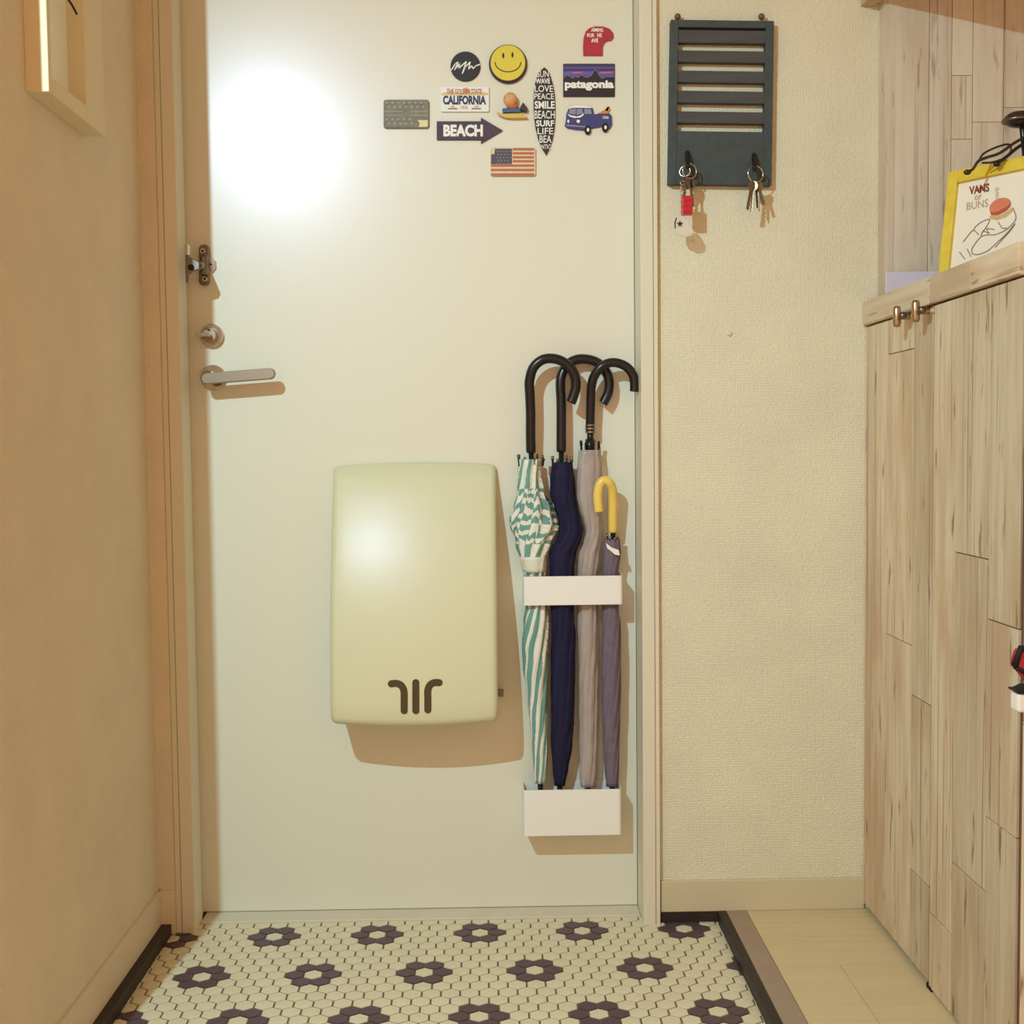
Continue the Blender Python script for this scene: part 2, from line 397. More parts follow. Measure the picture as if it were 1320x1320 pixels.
# ================================================================== ENTRANCE DOOR
door = bpy.data.objects.new('door_1', None); COL.objects.link(door); door.location = (-.14, 0, .004)
tag(door, 'cream painted steel entrance door covered with souvenir magnets', 'door', kind='structure')
mbox('door_leaf', (-.5435, 0, .005), (.2575, .028, 1.985), M_DOOR, door, bevel=.001)
# lever handle
hx = atY(274.5, 486.5, -.008)
lev = mk('door_handle', *disc_y((hx.x, hx.z), .0225, -.009, .009), M_CHROME, door, bevel=.002, smooth=False); lev['label'] = 'chrome lever handle'
mk('lever_neck', *tube([(hx.x, -.008, hx.z), (hx.x, -.05, hx.z)], .0095, 20), M_CHROME, lev, smooth=True)
a = atY(266, 488, -.052); b = atY(347, 481.5, -.052); dv = (b-a).normalized(); nv = Vector((-dv.z, 0, dv.x)); R = .0098
pts = [a+nv*R*math.cos(t)-dv*R*math.sin(t) for t in [math.pi*k/12 for k in range(13)]]+[b-nv*R*math.cos(t)+dv*R*math.sin(t) for t in [math.pi*k/12 for k in range(13)]]
mk('lever', *prism(pts, (0, .011, 0)), M_SATIN, lev, bevel=.0015)
# thumb turn
kx = atY(272.5, 432.5, -.01)
tt = mk('thumb_turn_lock', *disc_y((kx.x, kx.z), .0205, -.010, .010), M_CHROME, door, bevel=.002); tt['label'] = 'round chrome thumb turn lock'
mk('turn_hub', *disc_y((kx.x-.002, kx.z), .0135, -.022, .013), M_SATIN, tt, bevel=.0015)
mbox('turn_wing', (kx.x-.0225, -.040, kx.z-.0045), (kx.x+.004, -.021, kx.z+.0020), M_CHROME, tt, bevel=.0015)
mk('key_mark', *disc_y((kx.x-.001, kx.z+.0085), .0018, -.0225, .001, 12), M_BLKM, tt)
# door guard
g = mk('door_guard', *pxprism(rrect(256, 315, 269, 367.5, 5.5), -.012, .012), M_GUARD, door, bevel=.002); g['label'] = 'steel swing door guard'
mk('side_tab', *pxprism([(267, 330), (271.5, 331.5), (277.5, 336), (278, 345), (274, 350), (267, 354.5)], -.006, .006), M_CHROME, g, bevel=.001)
mk('guard_barrel', *tube([atY(262.5, y, -.018) for y in (329, 333, 350, 354)], .0075, 18), M_GUARD, g, smooth=True)
for sx, sy, Y in ((261.5, 323.5, -.012), (264, 359.5, -.012), (272.3, 341, -.006)):
    c = atY(sx, sy, Y); s_ = mk('screw', *disc_y((c.x, c.z), .0050, Y-.002, .002, 16), M_CHROME, g, bevel=.0008)
    mk('screw_socket', *disc_y((c.x, c.z), .0022, Y-.0024, .001, 10), M_BLKM, s_)
mk('guard_arm', *join(pxprism([(238.5, 329), (248, 333), (257, 338), (257, 347), (250, 349), (244, 354), (243, 364), (239.5, 365), (239, 350)], -.094, .006)), M_GUARD, g, bevel=.0012)
mk('keeper_ball', *ball(atY(246, 344.5, -.096), .0052), M_BLKM, g, smooth=True)
mk('arm_link', *tube([atY(255, 343, -.090), atY(258, 342, -.06), atY(261, 342, -.018)], .0065, 12), M_GUARD, g, smooth=True)
kp = mk('guard_keeper', *pxprism(rrect(237.5, 314, 242.5, 329, 1.5), -.098, .013), M_CHROME, tl, bevel=.001)

# ================================================================== LEFT WALL WINDOW
mr = thing('window_1', (XL, -.475, 1.315), 'small pale glazed window in a deep cream frame on the shaded left wall', 'window'); mr['kind'] = 'structure'
XF = -.566; zb = 1.315; zt = 1.78; yn = -.590
yf = atX(136, 182, XF).y; yi = atX(112, 150, XF).y
M_MF = mat('mirror_frame', (226, 212, 178), .55, spec=.3)
mbox('frame_side', (XL, yn, zb), (XF, yn+.012, zt), M_MF, mr, bevel=.001)
mbox('frame_side', (XL, yi, zb), (XF, yf, zt), M_MF, mr, bevel=.001)
mbox('frame_bottom', (XL, yn+.012, zb), (XF, yi, zb+.022), M_MF, mr, bevel=.001)
mbox('frame_top', (XL, yn+.012, zt-.022), (XF, yi, zt), M_MF, mr, bevel=.001)
mbox('pane', (XL+.0005, yn+.012, zb+.022), (XL+.005, yi, zt-.022), mat('self_glow_pane', (200, 192, 156), .35, spec=.5, emit=.22), mr)  # weak emission added to brighten the pane; no light stands behind it
p0 = atX(99, 18, XF-.003); p1 = atX(82, -8, XF-.003)
mk('hanging_cord', *tube(smoothpath([p1, (p0+p1)/2+Vector((0, .002, .002)), p0]), .0016, 8), M_BLKM, mr, smooth=True)

# ================================================================== DOOR MAILBOX
mb = thing('door_mailbox', (-.142, 0, .37), 'cream plastic mailbox cover bulging from the entrance door', 'mailbox')
NX = 24; prof = []
ztop, zbot = .8205, .378
def frontY(v):       # v 0 top .. 1 bottom
    return -(.016+.205*v-.097*v*v)
prof = [(0.0, ztop-.002), (-.008, ztop), (-.014, ztop-.003)]
for k in range(1, 25):
    v = k/25; prof.append((frontY(v), ztop-.008+(zbot+.020-ztop)*v))
prof += [(-.1225, zbot+.012), (-.120, zbot+.005), (-.112, zbot), (0.0, zbot+.010)]
xl, xr = -.2862, .0052
V, Fc = [], []; n = len(prof); RS = .011
es = [0, .0004, .0012, .0024, .004, .006, .0085, .011]
xs_ = [xl+e for e in es]+[xl+RS+(xr-xl-2*RS)*k/16 for k in range(1, 16)]+[xr-e for e in es[::-1]]
NX = len(xs_)-1
for x in xs_:
    e = min(x-xl, xr-x); s = (x-xl)/(xr-xl)*2-1
    d = RS-math.sqrt(max(0, RS*RS-(RS-e)**2)) if e < RS else 0.0
    for k, (y, z) in enumerate(prof):
        kk = max(0, min(1, (ztop-z)/(ztop-zbot)))
        yy = y if k in (0, n-1) else min(-.002, y-.010*(1-s*s)*min(1, -y/.03)+d*min(1, -y/.03))
        edge = abs(2*kk-1)**6
        zz = z+(1 if z > .6 else -1)*edge*(.0055*(1-s*s)-.6*d)
        V.append(((x+.14)*(1-.006*kk)-.14, yy, zz))
for i in range(NX):
    for k in range(n):
        j = (k+1) % n; Fc.append((i*n+k, (i+1)*n+k, (i+1)*n+j, i*n+j))
Fc += [tuple(range(n)), tuple(range(NX*n+n-1, NX*n-1, -1))]
cov = mk('cover', V, Fc, M_MAIL, mb, smooth=True)
for p_ in cov.data.polygons:
    if len(p_.vertices) > 4: p_.use_smooth = False
def mailY(x, y):
    Y = -.1
    for _ in range(8):
        p_ = atY(x, y, Y); v = (ztop-.008-p_.z)/(ztop-zbot-.020); s = (p_.x-xl)/(xr-xl)*2-1; Y = frontY(v)-.010*(1-s*s)
    return Y
def slot(P):
    c = smoothpath([(x, y, 0) for x, y in P], 5); L_, R_ = [], []; w = 4.6
    c = [(p.x, p.y) for p in c]
    for i, (x, y) in enumerate(c):
        a, b = c[max(0, i-1)], c[min(len(c)-1, i+1)]; d = math.hypot(b[0]-a[0], b[1]-a[1]); nx, ny = -(b[1]-a[1])/d, (b[0]-a[0])/d
        L_.append((x+nx*w, y+ny*w)); R_.append((x-nx*w, y-ny*w))
    def P3(x, y, d=0): p_ = atY(x, y, mailY(x, y)-.0005); p_.y += d; return p_
    V = []; Fc = []; m_ = len(c)
    for (a, b) in zip(L_, R_): V += [P3(*a), P3(*b)]
    Fc += [(2*i, 2*i+1, 2*i+3, 2*i+2) for i in range(m_-1)]
    for e, o_ in ((0, 1), (m_-1, m_-2)):
        ux, uy = c[e][0]-c[o_][0], c[e][1]-c[o_][1]; d = math.hypot(ux, uy); ux /= d; uy /= d; k0 = len(V)
        V += [P3(c[e][0]+w*(ux*math.cos(t)-uy*math.sin(t)), c[e][1]+w*(uy*math.cos(t)+ux*math.sin(t))) for t in [math.pi*(k/10-.5) for k in range(11)]]
        Fc.append(tuple(range(k0, k0+11)))
    return V, Fc
for P in ([(504.5, 881.5), (511, 881), (517, 883.5), (520.5, 890), (521, 900), (521, 916)],
          [(536, 880), (536, 892), (536, 904), (536, 916)],
          [(566, 880), (560, 880), (554.5, 883), (551.5, 890), (551.5, 900), (551.5, 915)]):
    mk('vent_slot', *slot(P), M_SLOT_SHADE, mb)  # flat inlays on the cover; shade inside the slots is their brown colour
c = atY(648, 893, -.02); mbox('latch_tab', (c.x-.008, -.026, c.z-.006), (c.x+.0015, -.014, c.z+.006), M_GUARD, mb, bevel=.001)

# ================================================================== UMBRELLA HOLDERS
YH = -.058
def ringbox(x0, x1, z0, z1, bottom):
    r = .006; t = .0018; n = 5
    def loop(o):
        a = [(x0+o, -.001)]
        for cx, sx in ((x0+r, -1), (x1-r, 1)):
            for k in range(n+1):
                q = math.pi/2*k/n if sx < 0 else math.pi/2*(1-k/n)
                a.append((cx+sx*(r-o)*math.cos(q), YH+r-(r-o)*math.sin(q)))
        a.append((x1-o, -.001)); return a
    A, B = loop(0), loop(t); m_ = len(A)
    V = [Vector((x, y, z)) for z in (z0, z1) for x, y in A]+[Vector((x, y, z)) for z in (z0, z1) for x, y in B]
    Fc = []
    for i in range(m_-1):
        Fc += [(i, i+1, m_+i+1, m_+i), (2*m_+i, 3*m_+i, 3*m_+i+1, 2*m_+i+1), (m_+i, m_+i+1, 3*m_+i+1, 3*m_+i), (i, 2*m_+i, 2*m_+i+1, i+1)]
    for i in (0, m_-1): Fc.append((i, m_+i, 3*m_+i, 2*m_+i))
    parts = [(V, Fc), box((x0+t, -.003, z0), (x1-t, -.001, z1))]
    if bottom: parts.append(box((x0+t, YH+t, z0), (x1-t, -.003, z0+.002)))
    return join(*parts)
p0 = atY(674.5, 743.5, YH); p1 = atY(803, 779, YH)
ub = mk('umbrella_rack_bar', *ringbox(p0.x, p1.x, p1.z, p0.z, False), M_WHITE)
tag(ub, 'white steel band holding the umbrellas upright against the door', 'umbrella holder')
p2 = atY(674.5, 1019, YH); p3 = atY(801.5, 1076, YH)
ut = mk('umbrella_drip_tray', *ringbox(p2.x, p3.x, p3.z, p2.z, True), M_WHITE)
tag(ut, 'white steel tray on the door catching the umbrella tips', 'umbrella holder')
ZTRAY = p3.z+.003

# ================================================================== UMBRELLAS
def interp(rows, y):
    if y <= rows[0][0]: return rows[0][1:]
    for a, b in zip(rows[:-1], rows[1:]):
        if y <= b[0]:
            t = (y-a[0])/(b[0]-a[0]); t = t*t*(3-2*t)
            return tuple(a[i]+(b[i]-a[i])*t for i in (1, 2))
    return rows[-1][1:]
def canopy(rows, Yc, nf, amp, turns, ymax=.023, M_=72, step=5, rough=0.0, seed=1, amptop=None):
    rn = random.Random(seed); V, Fc, UV = [], [], []
    y0, y1 = rows[0][0], rows[-1][0]; NR = int((y1-y0)/step)
    ph = [rn.uniform(0, 6.28) for _ in range(8)]
    for j in range(NR+1):
        y = y0+(y1-y0)*j/NR; l, r = interp(rows, y)
        a, b = atY(l, y, Yc), atY(r, y, Yc); cx = (a.x+b.x)/2; R = abs(b.x-a.x)/2; z = (a.z+b.z)/2; tw = turns*j/NR*2*math.pi
        am = amp if amptop is None else amptop*(1-j/NR)+amp*(j/NR)
        for k in range(M_):
            q = 2*math.pi*k/M_; s = (nf*q/(2*math.pi)+nf*tw/(2*math.pi)+.12*math.sin(j*.21+ph[0])) % 1.0
            fold = 1-am*(s**1.6)
            fold *= 1+rough*math.sin(3*q+j*.33+ph[1])*math.sin(j*.5+ph[2]+2*q)
            V.append(Vector((cx+R*fold*math.cos(q), Yc+min(R, ymax)*fold*math.sin(q), z)))
            UV.append(((q+tw)/(2*math.pi), j/NR))
    for j in range(NR):
        for k in range(M_): Fc.append((j*M_+k, j*M_+(k+1) % M_, (j+1)*M_+(k+1) % M_, (j+1)*M_+k))
    Fc += [tuple(range(M_-1, -1, -1)), tuple(range(NR*M_, (NR+1)*M_))]
    return V, Fc, UV
def put_canopy(rows, Yc, mtl, root, **k):
    V, Fc, UV = canopy(rows, Yc, **k); o = mk('canopy', V, Fc, mtl, root, smooth=True)
    uv = o.data.uv_layers.new(name='UVMap')
    for p in o.data.polygons:
        us = [UV[o.data.loops[li].vertex_index][0] for li in p.loop_indices]; mx = max(us)
        for li, u in zip(p.loop_indices, us):
            uv.data[li].uv = (u+1 if mx-u > .5 else u, UV[o.data.loops[li].vertex_index][1])
    return o
def striped():
    M = mat('striped_cloth', (230, 226, 208), .6, spec=.3); nt = M.node_tree; N = nt.nodes; L = nt.links; b = N['Principled BSDF']
    uv = N.new('ShaderNodeUVMap'); sp = N.new('ShaderNodeSeparateXYZ'); L.new(uv.outputs[0], sp.inputs[0])
    def m_(op, a, b_=None):
        n = N.new('ShaderNodeMath'); n.operation = op
        for i, v in enumerate((a, b_)):
            if v is None: continue
            if isinstance(v, (int, float)): n.inputs[i].default_value = v
            else: L.new(v, n.inputs[i])
        return n.outputs[0]
    nz = N.new('ShaderNodeTexNoise'); nz.inputs['Scale'].default_value = 7; L.new(uv.outputs[0], nz.inputs['Vector'])
    st = m_('FRACT', m_('ADD', m_('MULTIPLY', sp.outputs[0], 7.0), m_('MULTIPLY', nz.outputs['Fac'], .7)))
    g = m_('GREATER_THAN', st, .52)
    up = m_('LESS_THAN', sp.outputs[1], .26)           # the creased upper cloth shows the stripes broken into blocks
    cr = m_('GREATER_THAN', m_('FRACT', m_('ADD', m_('MULTIPLY', sp.outputs[1], 30.0), m_('MULTIPLY', nz.outputs['Fac'], 5.0))), .5)
    ck = m_('ABSOLUTE', m_('SUBTRACT', g, m_('MULTIPLY', m_('MULTIPLY', up, m_('GREATER_THAN', sp.outputs[1], .09)), cr)))
    mx = N.new('ShaderNodeMix'); mx.data_type = 'RGBA'; L.new(ck, mx.inputs[0])
    mx.inputs[6].default_value = S((232, 228, 212))+(1,); mx.inputs[7].default_value = S((112, 158, 148))+(1,)
    L.new(mx.outputs[2], b.inputs['Base Color']); return M
M_STRIPE = striped()
def umbrella(name, label, Yc, handle, hr, shaft, rows, mtl, hmat, ck, tips, tipmat=None, grip=None):
    base = atY((rows[-1][1]+rows[-1][2])/2, rows[-1][0], Yc); base = Vector((base.x, Yc, ZTRAY))
    root = thing(name, base, label, 'umbrella', 'umbrellas in the door rack')
    can = put_canopy(rows, Yc, mtl, root, **ck)
    gy = grip if grip is not None else Yc; nh = len(handle)
    hp = smoothpath([atY(x, y, Yc+(gy-Yc)*min(1, i/(nh*.4))) for i, (x, y) in enumerate(handle)], 7)
    k_ = 1.0; rad = [hr]*len(hp); rad[0] = hr*.8; rad[-1] = hr*.82; rad[-2] = hr*.97
    mk('handle', *tube(hp, rad, 18), hmat, root, smooth=True)
    s0 = atY(*shaft[0], Yc); s1 = atY(*shaft[1], Yc)
    mk('shaft', *tube([s0, s1], .0045, 12), M_BLKM, root, smooth=True)
    mk('ferrule', *tube([Vector((base.x, Yc, atY(base.x, rows[-1][0], Yc).z+.012)), Vector((base.x, Yc, ZTRAY+.03)), Vector((base.x, Yc, ZTRAY))], [.0055, .004, .0032], 12), M_BLKM, root, smooth=True)
    l, r, yt = tips
    for i in range(8):
        q = 2*math.pi*(i+.35)/8; c = atY((l+r)/2+(r-l)/2*math.cos(q), yt+random.Random(i).uniform(-4, 4), Yc)
        c.y = Yc+.013*math.sin(q); d = atY((l+r)/2+(r-l)/2*.92*math.cos(q), rows[0][0]+9, Yc); d.y = Yc+.012*math.sin(q)
        mk('rib_tip', *tube([c, c*.7+d*.3, c*.69+d*.31, d], [.0021, .0021, .0014, .0014], 8), tipmat or M_BLKM, root, smooth=True)
    return root, can

u1, c1 = umbrella('stick_umbrella', 'green and white striped umbrella with black crook handle in the rack', -.0315,
    [(684.5, 584), (684, 560), (684, 532), (683, 508), (682.5, 492), (687, 475), (697, 465), (709, 462), (723, 465), (735, 474), (741.5, 487), (742, 500), (738, 514), (735.5, 519)], .0088,
    ((684.5, 580), (697, 1010)),
    [(592, 668, 696), (610, 667, 697), (634, 665, 702), (655, 660, 713), (668, 657, 718), (680, 658, 722), (700, 665, 712), (722, 671, 705), (738, 677, 703.5), (760, 678, 704), (782, 677.5, 705), (800, 674, 707), (830, 671.5, 707), (860, 674, 707), (900, 680, 706.5), (950, 684, 706.5), (990, 687, 706), (1009, 689, 704)],
    M_STRIPE, M_BLK, dict(nf=8, amp=.16, turns=.85, rough=.05, seed=3, amptop=.42), (667, 702, 588), M_GUARD, grip=-.044)
V_, F_, _ = canopy([(717, 669.5, 704.5), (726, 671, 703.5), (737, 674, 703)], -.0315, 8, .04, 0, ymax=.0255, M_=40, step=4)
mk('strap', V_, F_, mat('strap_white', (226, 224, 206), .6), u1, smooth=True)

u2, c2 = umbrella('stick_umbrella', 'navy blue umbrella with black crook handle in the rack', -.0310,
    [(723.5, 583), (723.5, 560), (723.5, 520), (722.5, 497), (724, 484), (731, 471), (742, 464), (755, 463), (769, 467), (780, 477), (785, 491), (784, 506), (779, 517), (777, 520)], .0088,
    ((723.5, 580), (722, 1010)),
    [(596, 711, 738), (620, 709, 741), (638, 708.5, 742), (652, 714, 745), (668, 719.5, 749), (682, 723.5, 753), (695, 717, 750), (712, 708, 743), (735, 708.5, 740), (780, 709, 740), (820, 710.5, 742), (870, 710, 742), (920, 709.5, 741), (960, 710, 738), (990, 712, 733), (1012, 714, 729)],
    M_NAVY, M_BLK, dict(nf=8, amp=.15, turns=.45, rough=.03, seed=5), (711, 738, 590), M_SATIN, grip=-.024)
u3, c3 = umbrella('stick_umbrella', 'clear vinyl umbrella with black crook handle in the rack', -.0265,
    [(760.5, 556), (761, 540), (761.5, 512), (762.5, 497), (766.5, 484), (775, 473), (787, 467.5), (800, 469), (811, 476), (817, 487), (818, 499), (817.5, 505)], .0082,
    ((760.5, 552), (757, 1010)),
    [(580, 746, 774), (600, 744, 776), (640, 743, 776), (655, 746, 776), (670, 751, 776), (684, 754.5, 776), (697, 751, 775), (714, 745, 773), (745, 743.5, 770), (800, 744.5, 771), (850, 745.5, 771.5), (900, 745.5, 771), (950, 746, 770.5), (990, 747, 770), (1013, 748, 768)],
    M_VINYL, M_BLK, dict(nf=8, amp=.16, turns=.30, rough=.05, seed=8, ymax=.0185), (748, 773, 570), M_BLKM, grip=-.044)
for yy in (548, 552.5, 557):
    c = [atY(761, yy-1.2, -.0278), atY(761, yy+1.2, -.0278)]
    mk('grip_ring', *tube(c, .0092, 20), M_SATIN, u3, smooth=False)
mk('grip_neck', *tube([atY(761, 556, -.027), atY(761, 572, -.0265)], .006, 14), M_BLK, u3, smooth=True)
mk('runner', *tube([atY(760.5, 566, -.0265), atY(760.5, 584, -.0265)], .0085, 14), M_BLK, u3, smooth=True)
mk('inner_folds', *canopy([(590, 752, 768), (684, 762, 772), (760, 751, 765), (850, 751, 766), (1005, 752, 764)], -.0265, 6, .3, -.3, ymax=.012, M_=36, step=20)[:2], mat('vinyl_inner', (176, 158, 150), .4, alpha=.8, spec=.4), u3, smooth=True)
u4, c4 = umbrella('stick_umbrella', 'short grey umbrella with yellow crook handle in the rack', -.0320,
    [(790, 686), (790, 665), (790, 642), (789, 630), (784.5, 621.5), (778, 619.5), (772.5, 626), (770.5, 640), (771.5, 654), (772, 660)], .0082,
    ((790, 684), (789, 1010)),
    [(695, 779, 799), (712, 777, 800.5), (738, 776, 797.5), (785, 776, 797.5), (800, 776, 800), (850, 775, 801), (900, 775.5, 800.5), (950, 777, 799), (990, 779, 798), (1013, 781, 797)],
    M_GCLOTH, M_YPLAST, dict(nf=8, amp=.14, turns=.7, rough=.02, seed=11), (782, 797, 690), M_SATIN, grip=-.0555)
st = [(781, 700), (789, 706), (797.5, 709), (799, 716), (793, 715), (783, 707)]
mk('reflective_patch', *prism([atY(x, y, -.0535) for x, y in st], (0, .004, 0)), M_WHITE, u4)

# ================================================================== MAGNETS ON THE DOOR
def magnet(name, label, pts, t, mtl, cat='magnet', bevel=.0006):
    c = atY(sum(p[0] for p in pts)/len(pts), max(p[1] for p in pts), 0)
    root = thing(name, (c.x, 0, c.z), label, cat, 'magnets on the entrance door')
    pl = mk('plate', *pxprism(pts, -t-.0003, t), mtl, root, bevel=bevel, angle=60); return root
YY = lambda t, k=1: -t-.0003-.00035*k
LW = mat('print_white', (240, 236, 226), .5); LK = mat('print_black', (34, 26, 28), .5)
# black round script badge
r1 = magnet('round_magnet', 'black round magnet with white scribbled script above the licence plate magnet', ell(600, 85.5, 19.3, 19.3, 40), .003, LK)
scr = [(582, 90), (587, 82), (590.5, 80), (586, 90), (593, 81), (591, 88.5), (598, 82), (601, 79.5), (596, 94.5), (600, 86), (606, 80), (604, 89), (608, 85), (610, 88.5), (613, 85), (618.5, 83)]
pxstroke('script', scr, 1.5, YY(.003), LW, r1)
# smiley badge
r2 = magnet('smiley_badge', 'yellow smiling face badge with dark rim', ell(654.8, 82, 24.6, 25, 44), .007, mat('badge_rim', (46, 32, 26), .4), bevel=.002)
MY = mat('badge_yellow', (224, 204, 62), .4, var=.05, vscale=200)
mk('face', *pxprism(ell(654.8, 81, 22.4, 22.8, 44), YY(.007, 2), .001), MY, r2)
for ex, ey in ((648.7, 71.6), (660.6, 70.7)): mk('eye', *pxflat(ell(ex, ey, 1.4, 3.6, 16), YY(.007, 3.2)), LK, r2)
pxstroke('smile', [(654.8-16.6*math.cos(t), 80.2+12.3*math.sin(t)) for t in [math.pi*k/18 for k in range(19)]], 1.3, YY(.007, 3.2), mat('smile_brown', (98, 66, 26), .5), r2)
# licence plate
r3 = magnet('licence_plate_magnet', 'white licence plate magnet reading CALIFORNIA', rrect(568, 111.5, 630.5, 144, 2), .004, mat('plate_white', (236, 232, 224), .4))
mk('sunset_band', *pxflat([(569, 120.5), (577, 118), (590, 120), (610, 119), (622, 118.5), (629, 120), (629, 122.6), (569, 122.6)], YY(.004, .7)), mat('band_tan', (222, 190, 128), .5), r3)
mk('sun', *pxflat(ell(600.5, 117, 4.6, 4, 20), YY(.004, 1)), mat('sun_orange', (226, 160, 104), .5), r3)
pxtext('lettering', 'THE GOLDEN STATE', 576, 114.5, 621, 121.2, YY(.004, 2), mat('rust_print', (176, 90, 62), .5), r3, .015)
pxtext('lettering', 'CALIFORNIA', 571, 123, 626.5, 134.8, YY(.004, 2), mat('blue_print', (40, 36, 78), .5), r3, .045)
pxtext('lettering', '1936', 594, 136.2, 603, 140.5, YY(.004, 2), mat('tan_print', (176, 150, 112), .5), r3, .01)
for x0 in (577.5, 608):
    mk('stripe', *pxflat([(x0, 139.2), (x0+12, 139.2), (x0+12, 140.8), (x0, 140.8)], YY(.004, 2)), mat('stripe_brown', (160, 118, 88), .5), r3)
    mk('star_mark', *pxflat([(x0+3, 138.2), (x0+9, 138.2), (x0+8, 136.4), (x0+5, 136.2)], YY(.004, 2)), mat('mark_ochre', (206, 172, 92), .5), r3)
# wooden arrow
MA = mat('arrow_wood', (82, 66, 82), .65, var=.25, vscale=70, stretch=(.15, 1, 1))
r4 = magnet('arrow_sign_magnet', 'dark wooden arrow magnet reading BEACH in white', [(563, 156.2), (620, 156.2), (620, 151.5), (648.3, 168), (620, 184.8), (620, 180.2), (563, 180.2)], .004, MA)
pxtext('lettering', 'BEACH', 571.5, 160.5, 622.5, 176, YY(.004), LW, r4, .05)
for y in (164.2, 172.3): mk('board_line', *pxflat([(563.6, y), (570, y), (570, y+.6), (563.6, y+.6)], YY(.004, .6)), LK, r4)
# grey worn flag-like tin
r5 = magnet('worn_tin_magnet', 'faded olive grey tin magnet with pale dots and a chipped corner', rrect(494.5, 128.3, 553, 165, 3), .005, mat('tin_olive', (128, 122, 104), .55, var=.25, vscale=90), bevel=.001)
dots = []
for row, y in enumerate((132.2, 137.6, 153.8, 159.3)):
    for i in range(7 if row < 2 else 5):
        dots.append(pxflat(ell(498.5+i*7.4+(row % 2)*2.5, y, 1.5, 1.5, 8), YY(.005)))
for y in (143.2, 148.2):
    dots.append(pxflat([(496, y), (519, y), (519, y+1), (496, y+1)], YY(.005))); dots.append(pxflat([(529, y), (551, y), (551, y+1), (529, y+1)], YY(.005)))
mk('dot_pattern', *join(*dots), mat('tin_dots', (168, 160, 138), .6), r5)
mk('chipped_corner', *pxflat([(538, 154.5), (551.5, 155), (551.5, 162), (550, 163.6), (540, 163.6), (541, 159)], YY(.005, 1.5)), mat('tin_bare', (226, 214, 158), .6), r5)
# long surfboard sign
cx0 = [(701.8, 86.5), (696.5, 91), (692.5, 98), (689.6, 108), (688, 121), (687.7, 136), (688.5, 152), (690.5, 166), (694, 180), (698.5, 191), (704.2, 200),
       (708.5, 191), (712.2, 180), (714.6, 166), (715.6, 152), (715.6, 136), (714.8, 121), (712.5, 108), (709.5, 98), (706.5, 91)]
r6 = magnet('surfboard_magnet', 'tall dark surfboard shaped magnet covered in white words', cx0, .004, mat('board_dark', (46, 34, 34), .5))
for s, x0, y0, x1, y1 in (('SUN', 692.3, 91, 707.5, 99.6), ('WAVE', 690.5, 101, 709, 107.8), ('LOVE', 689.3, 110, 712.8, 118.6), ('PEACE', 688.6, 120.3, 714, 128),
                          ('SMILE', 689, 130.2, 715, 140.2), ('BEACH', 689, 142.5, 715, 153), ('SURF', 691, 155, 714.3, 163), ('LIFE', 693, 164.8, 713, 173),
                          ('BEA', 695.5, 174.5, 710.8, 184), ('NTIC', 697.8, 186.2, 710, 192)):
    pxtext('lettering', s, x0, y0, x1, y1, YY(.004), LW, r6, .03 if s in ('SMILE', 'SURF', 'WAVE') else .008)
# small toy figure magnet
r7 = thing('figurine_magnet', atY(661, 151, 0), 'tiny orange and blue figurine magnet on a yellow board', 'magnet', 'magnets on the entrance door')
mk('board', *pxprism([(640.5, 144.5), (647, 146.2), (673, 145.5), (681, 151.8), (660, 152.2), (650, 151.3), (643.5, 148.5)], -.010, .009), mat('fig_yellow', (222, 184, 96), .5, var=.1), r7, bevel=.0012)
mk('block', *pxprism([(647.5, 139.5), (671, 138.8), (671, 144.8), (648.5, 145)], -.013, .012), mat('fig_blue', (64, 92, 128), .5), r7, bevel=.001)
mk('body', *ball(atY(660.5, 137.5, -.008), .0095, sc=(1.1, .8, .55)), mat('fig_red', (204, 104, 72), .5), r7, smooth=True)
mk('dome', *ball(atY(657.8, 128.5, -.010), .0125, sc=(1, .8, 1)), mat('fig_orange', (226, 168, 108), .5, var=.2, vscale=120), r7, smooth=True)
mk('dark_fin', *pxprism([(669.5, 140), (674.3, 131.5), (680.5, 139.5), (679, 144.5), (671, 142)], -.009, .007), mat('fig_dark', (62, 46, 42), .5), r7, bevel=.001)
# flag tin
r8 = magnet('flag_tin_magnet', 'tin magnet with red and cream stripes and a starry dark canton', rrect(632.3, 190, 690.5, 226.6, 3), .005, mat('flag_cream', (226, 204, 158), .55, var=.1, vscale=80), bevel=.001)
MFR = mat('flag_red', (188, 104, 80), .55, var=.15, vscale=90)
for i, y in enumerate((190.9, 196.2, 201.3, 206.4, 212.0, 217.6, 223.4)):
    mk('red_stripe', *pxflat([(661 if i < 4 else 633, y), (688.6, y), (688.6, y+2.9), (661 if i < 4 else 633, y+2.9)], YY(.005)), MFR, r8)
mk('canton', *pxflat([(638, 191.6), (660, 191.6), (660, 211.6), (633, 211.6), (633, 199), (637.3, 198.5)], YY(.005, 1.4)), mat('flag_blue', (82, 76, 88), .55, var=.15, vscale=90), r8)
mk('stars', *join(*[pxflat(ell(641+4.3*i+(j % 2)*1.2, 195+4*j, .95, .95, 6), YY(.005, 2.4)) for i in range(5) for j in range(5) if not (i == 4 and j % 2)]), mat('flag_star', (150, 138, 136), .6), r8)
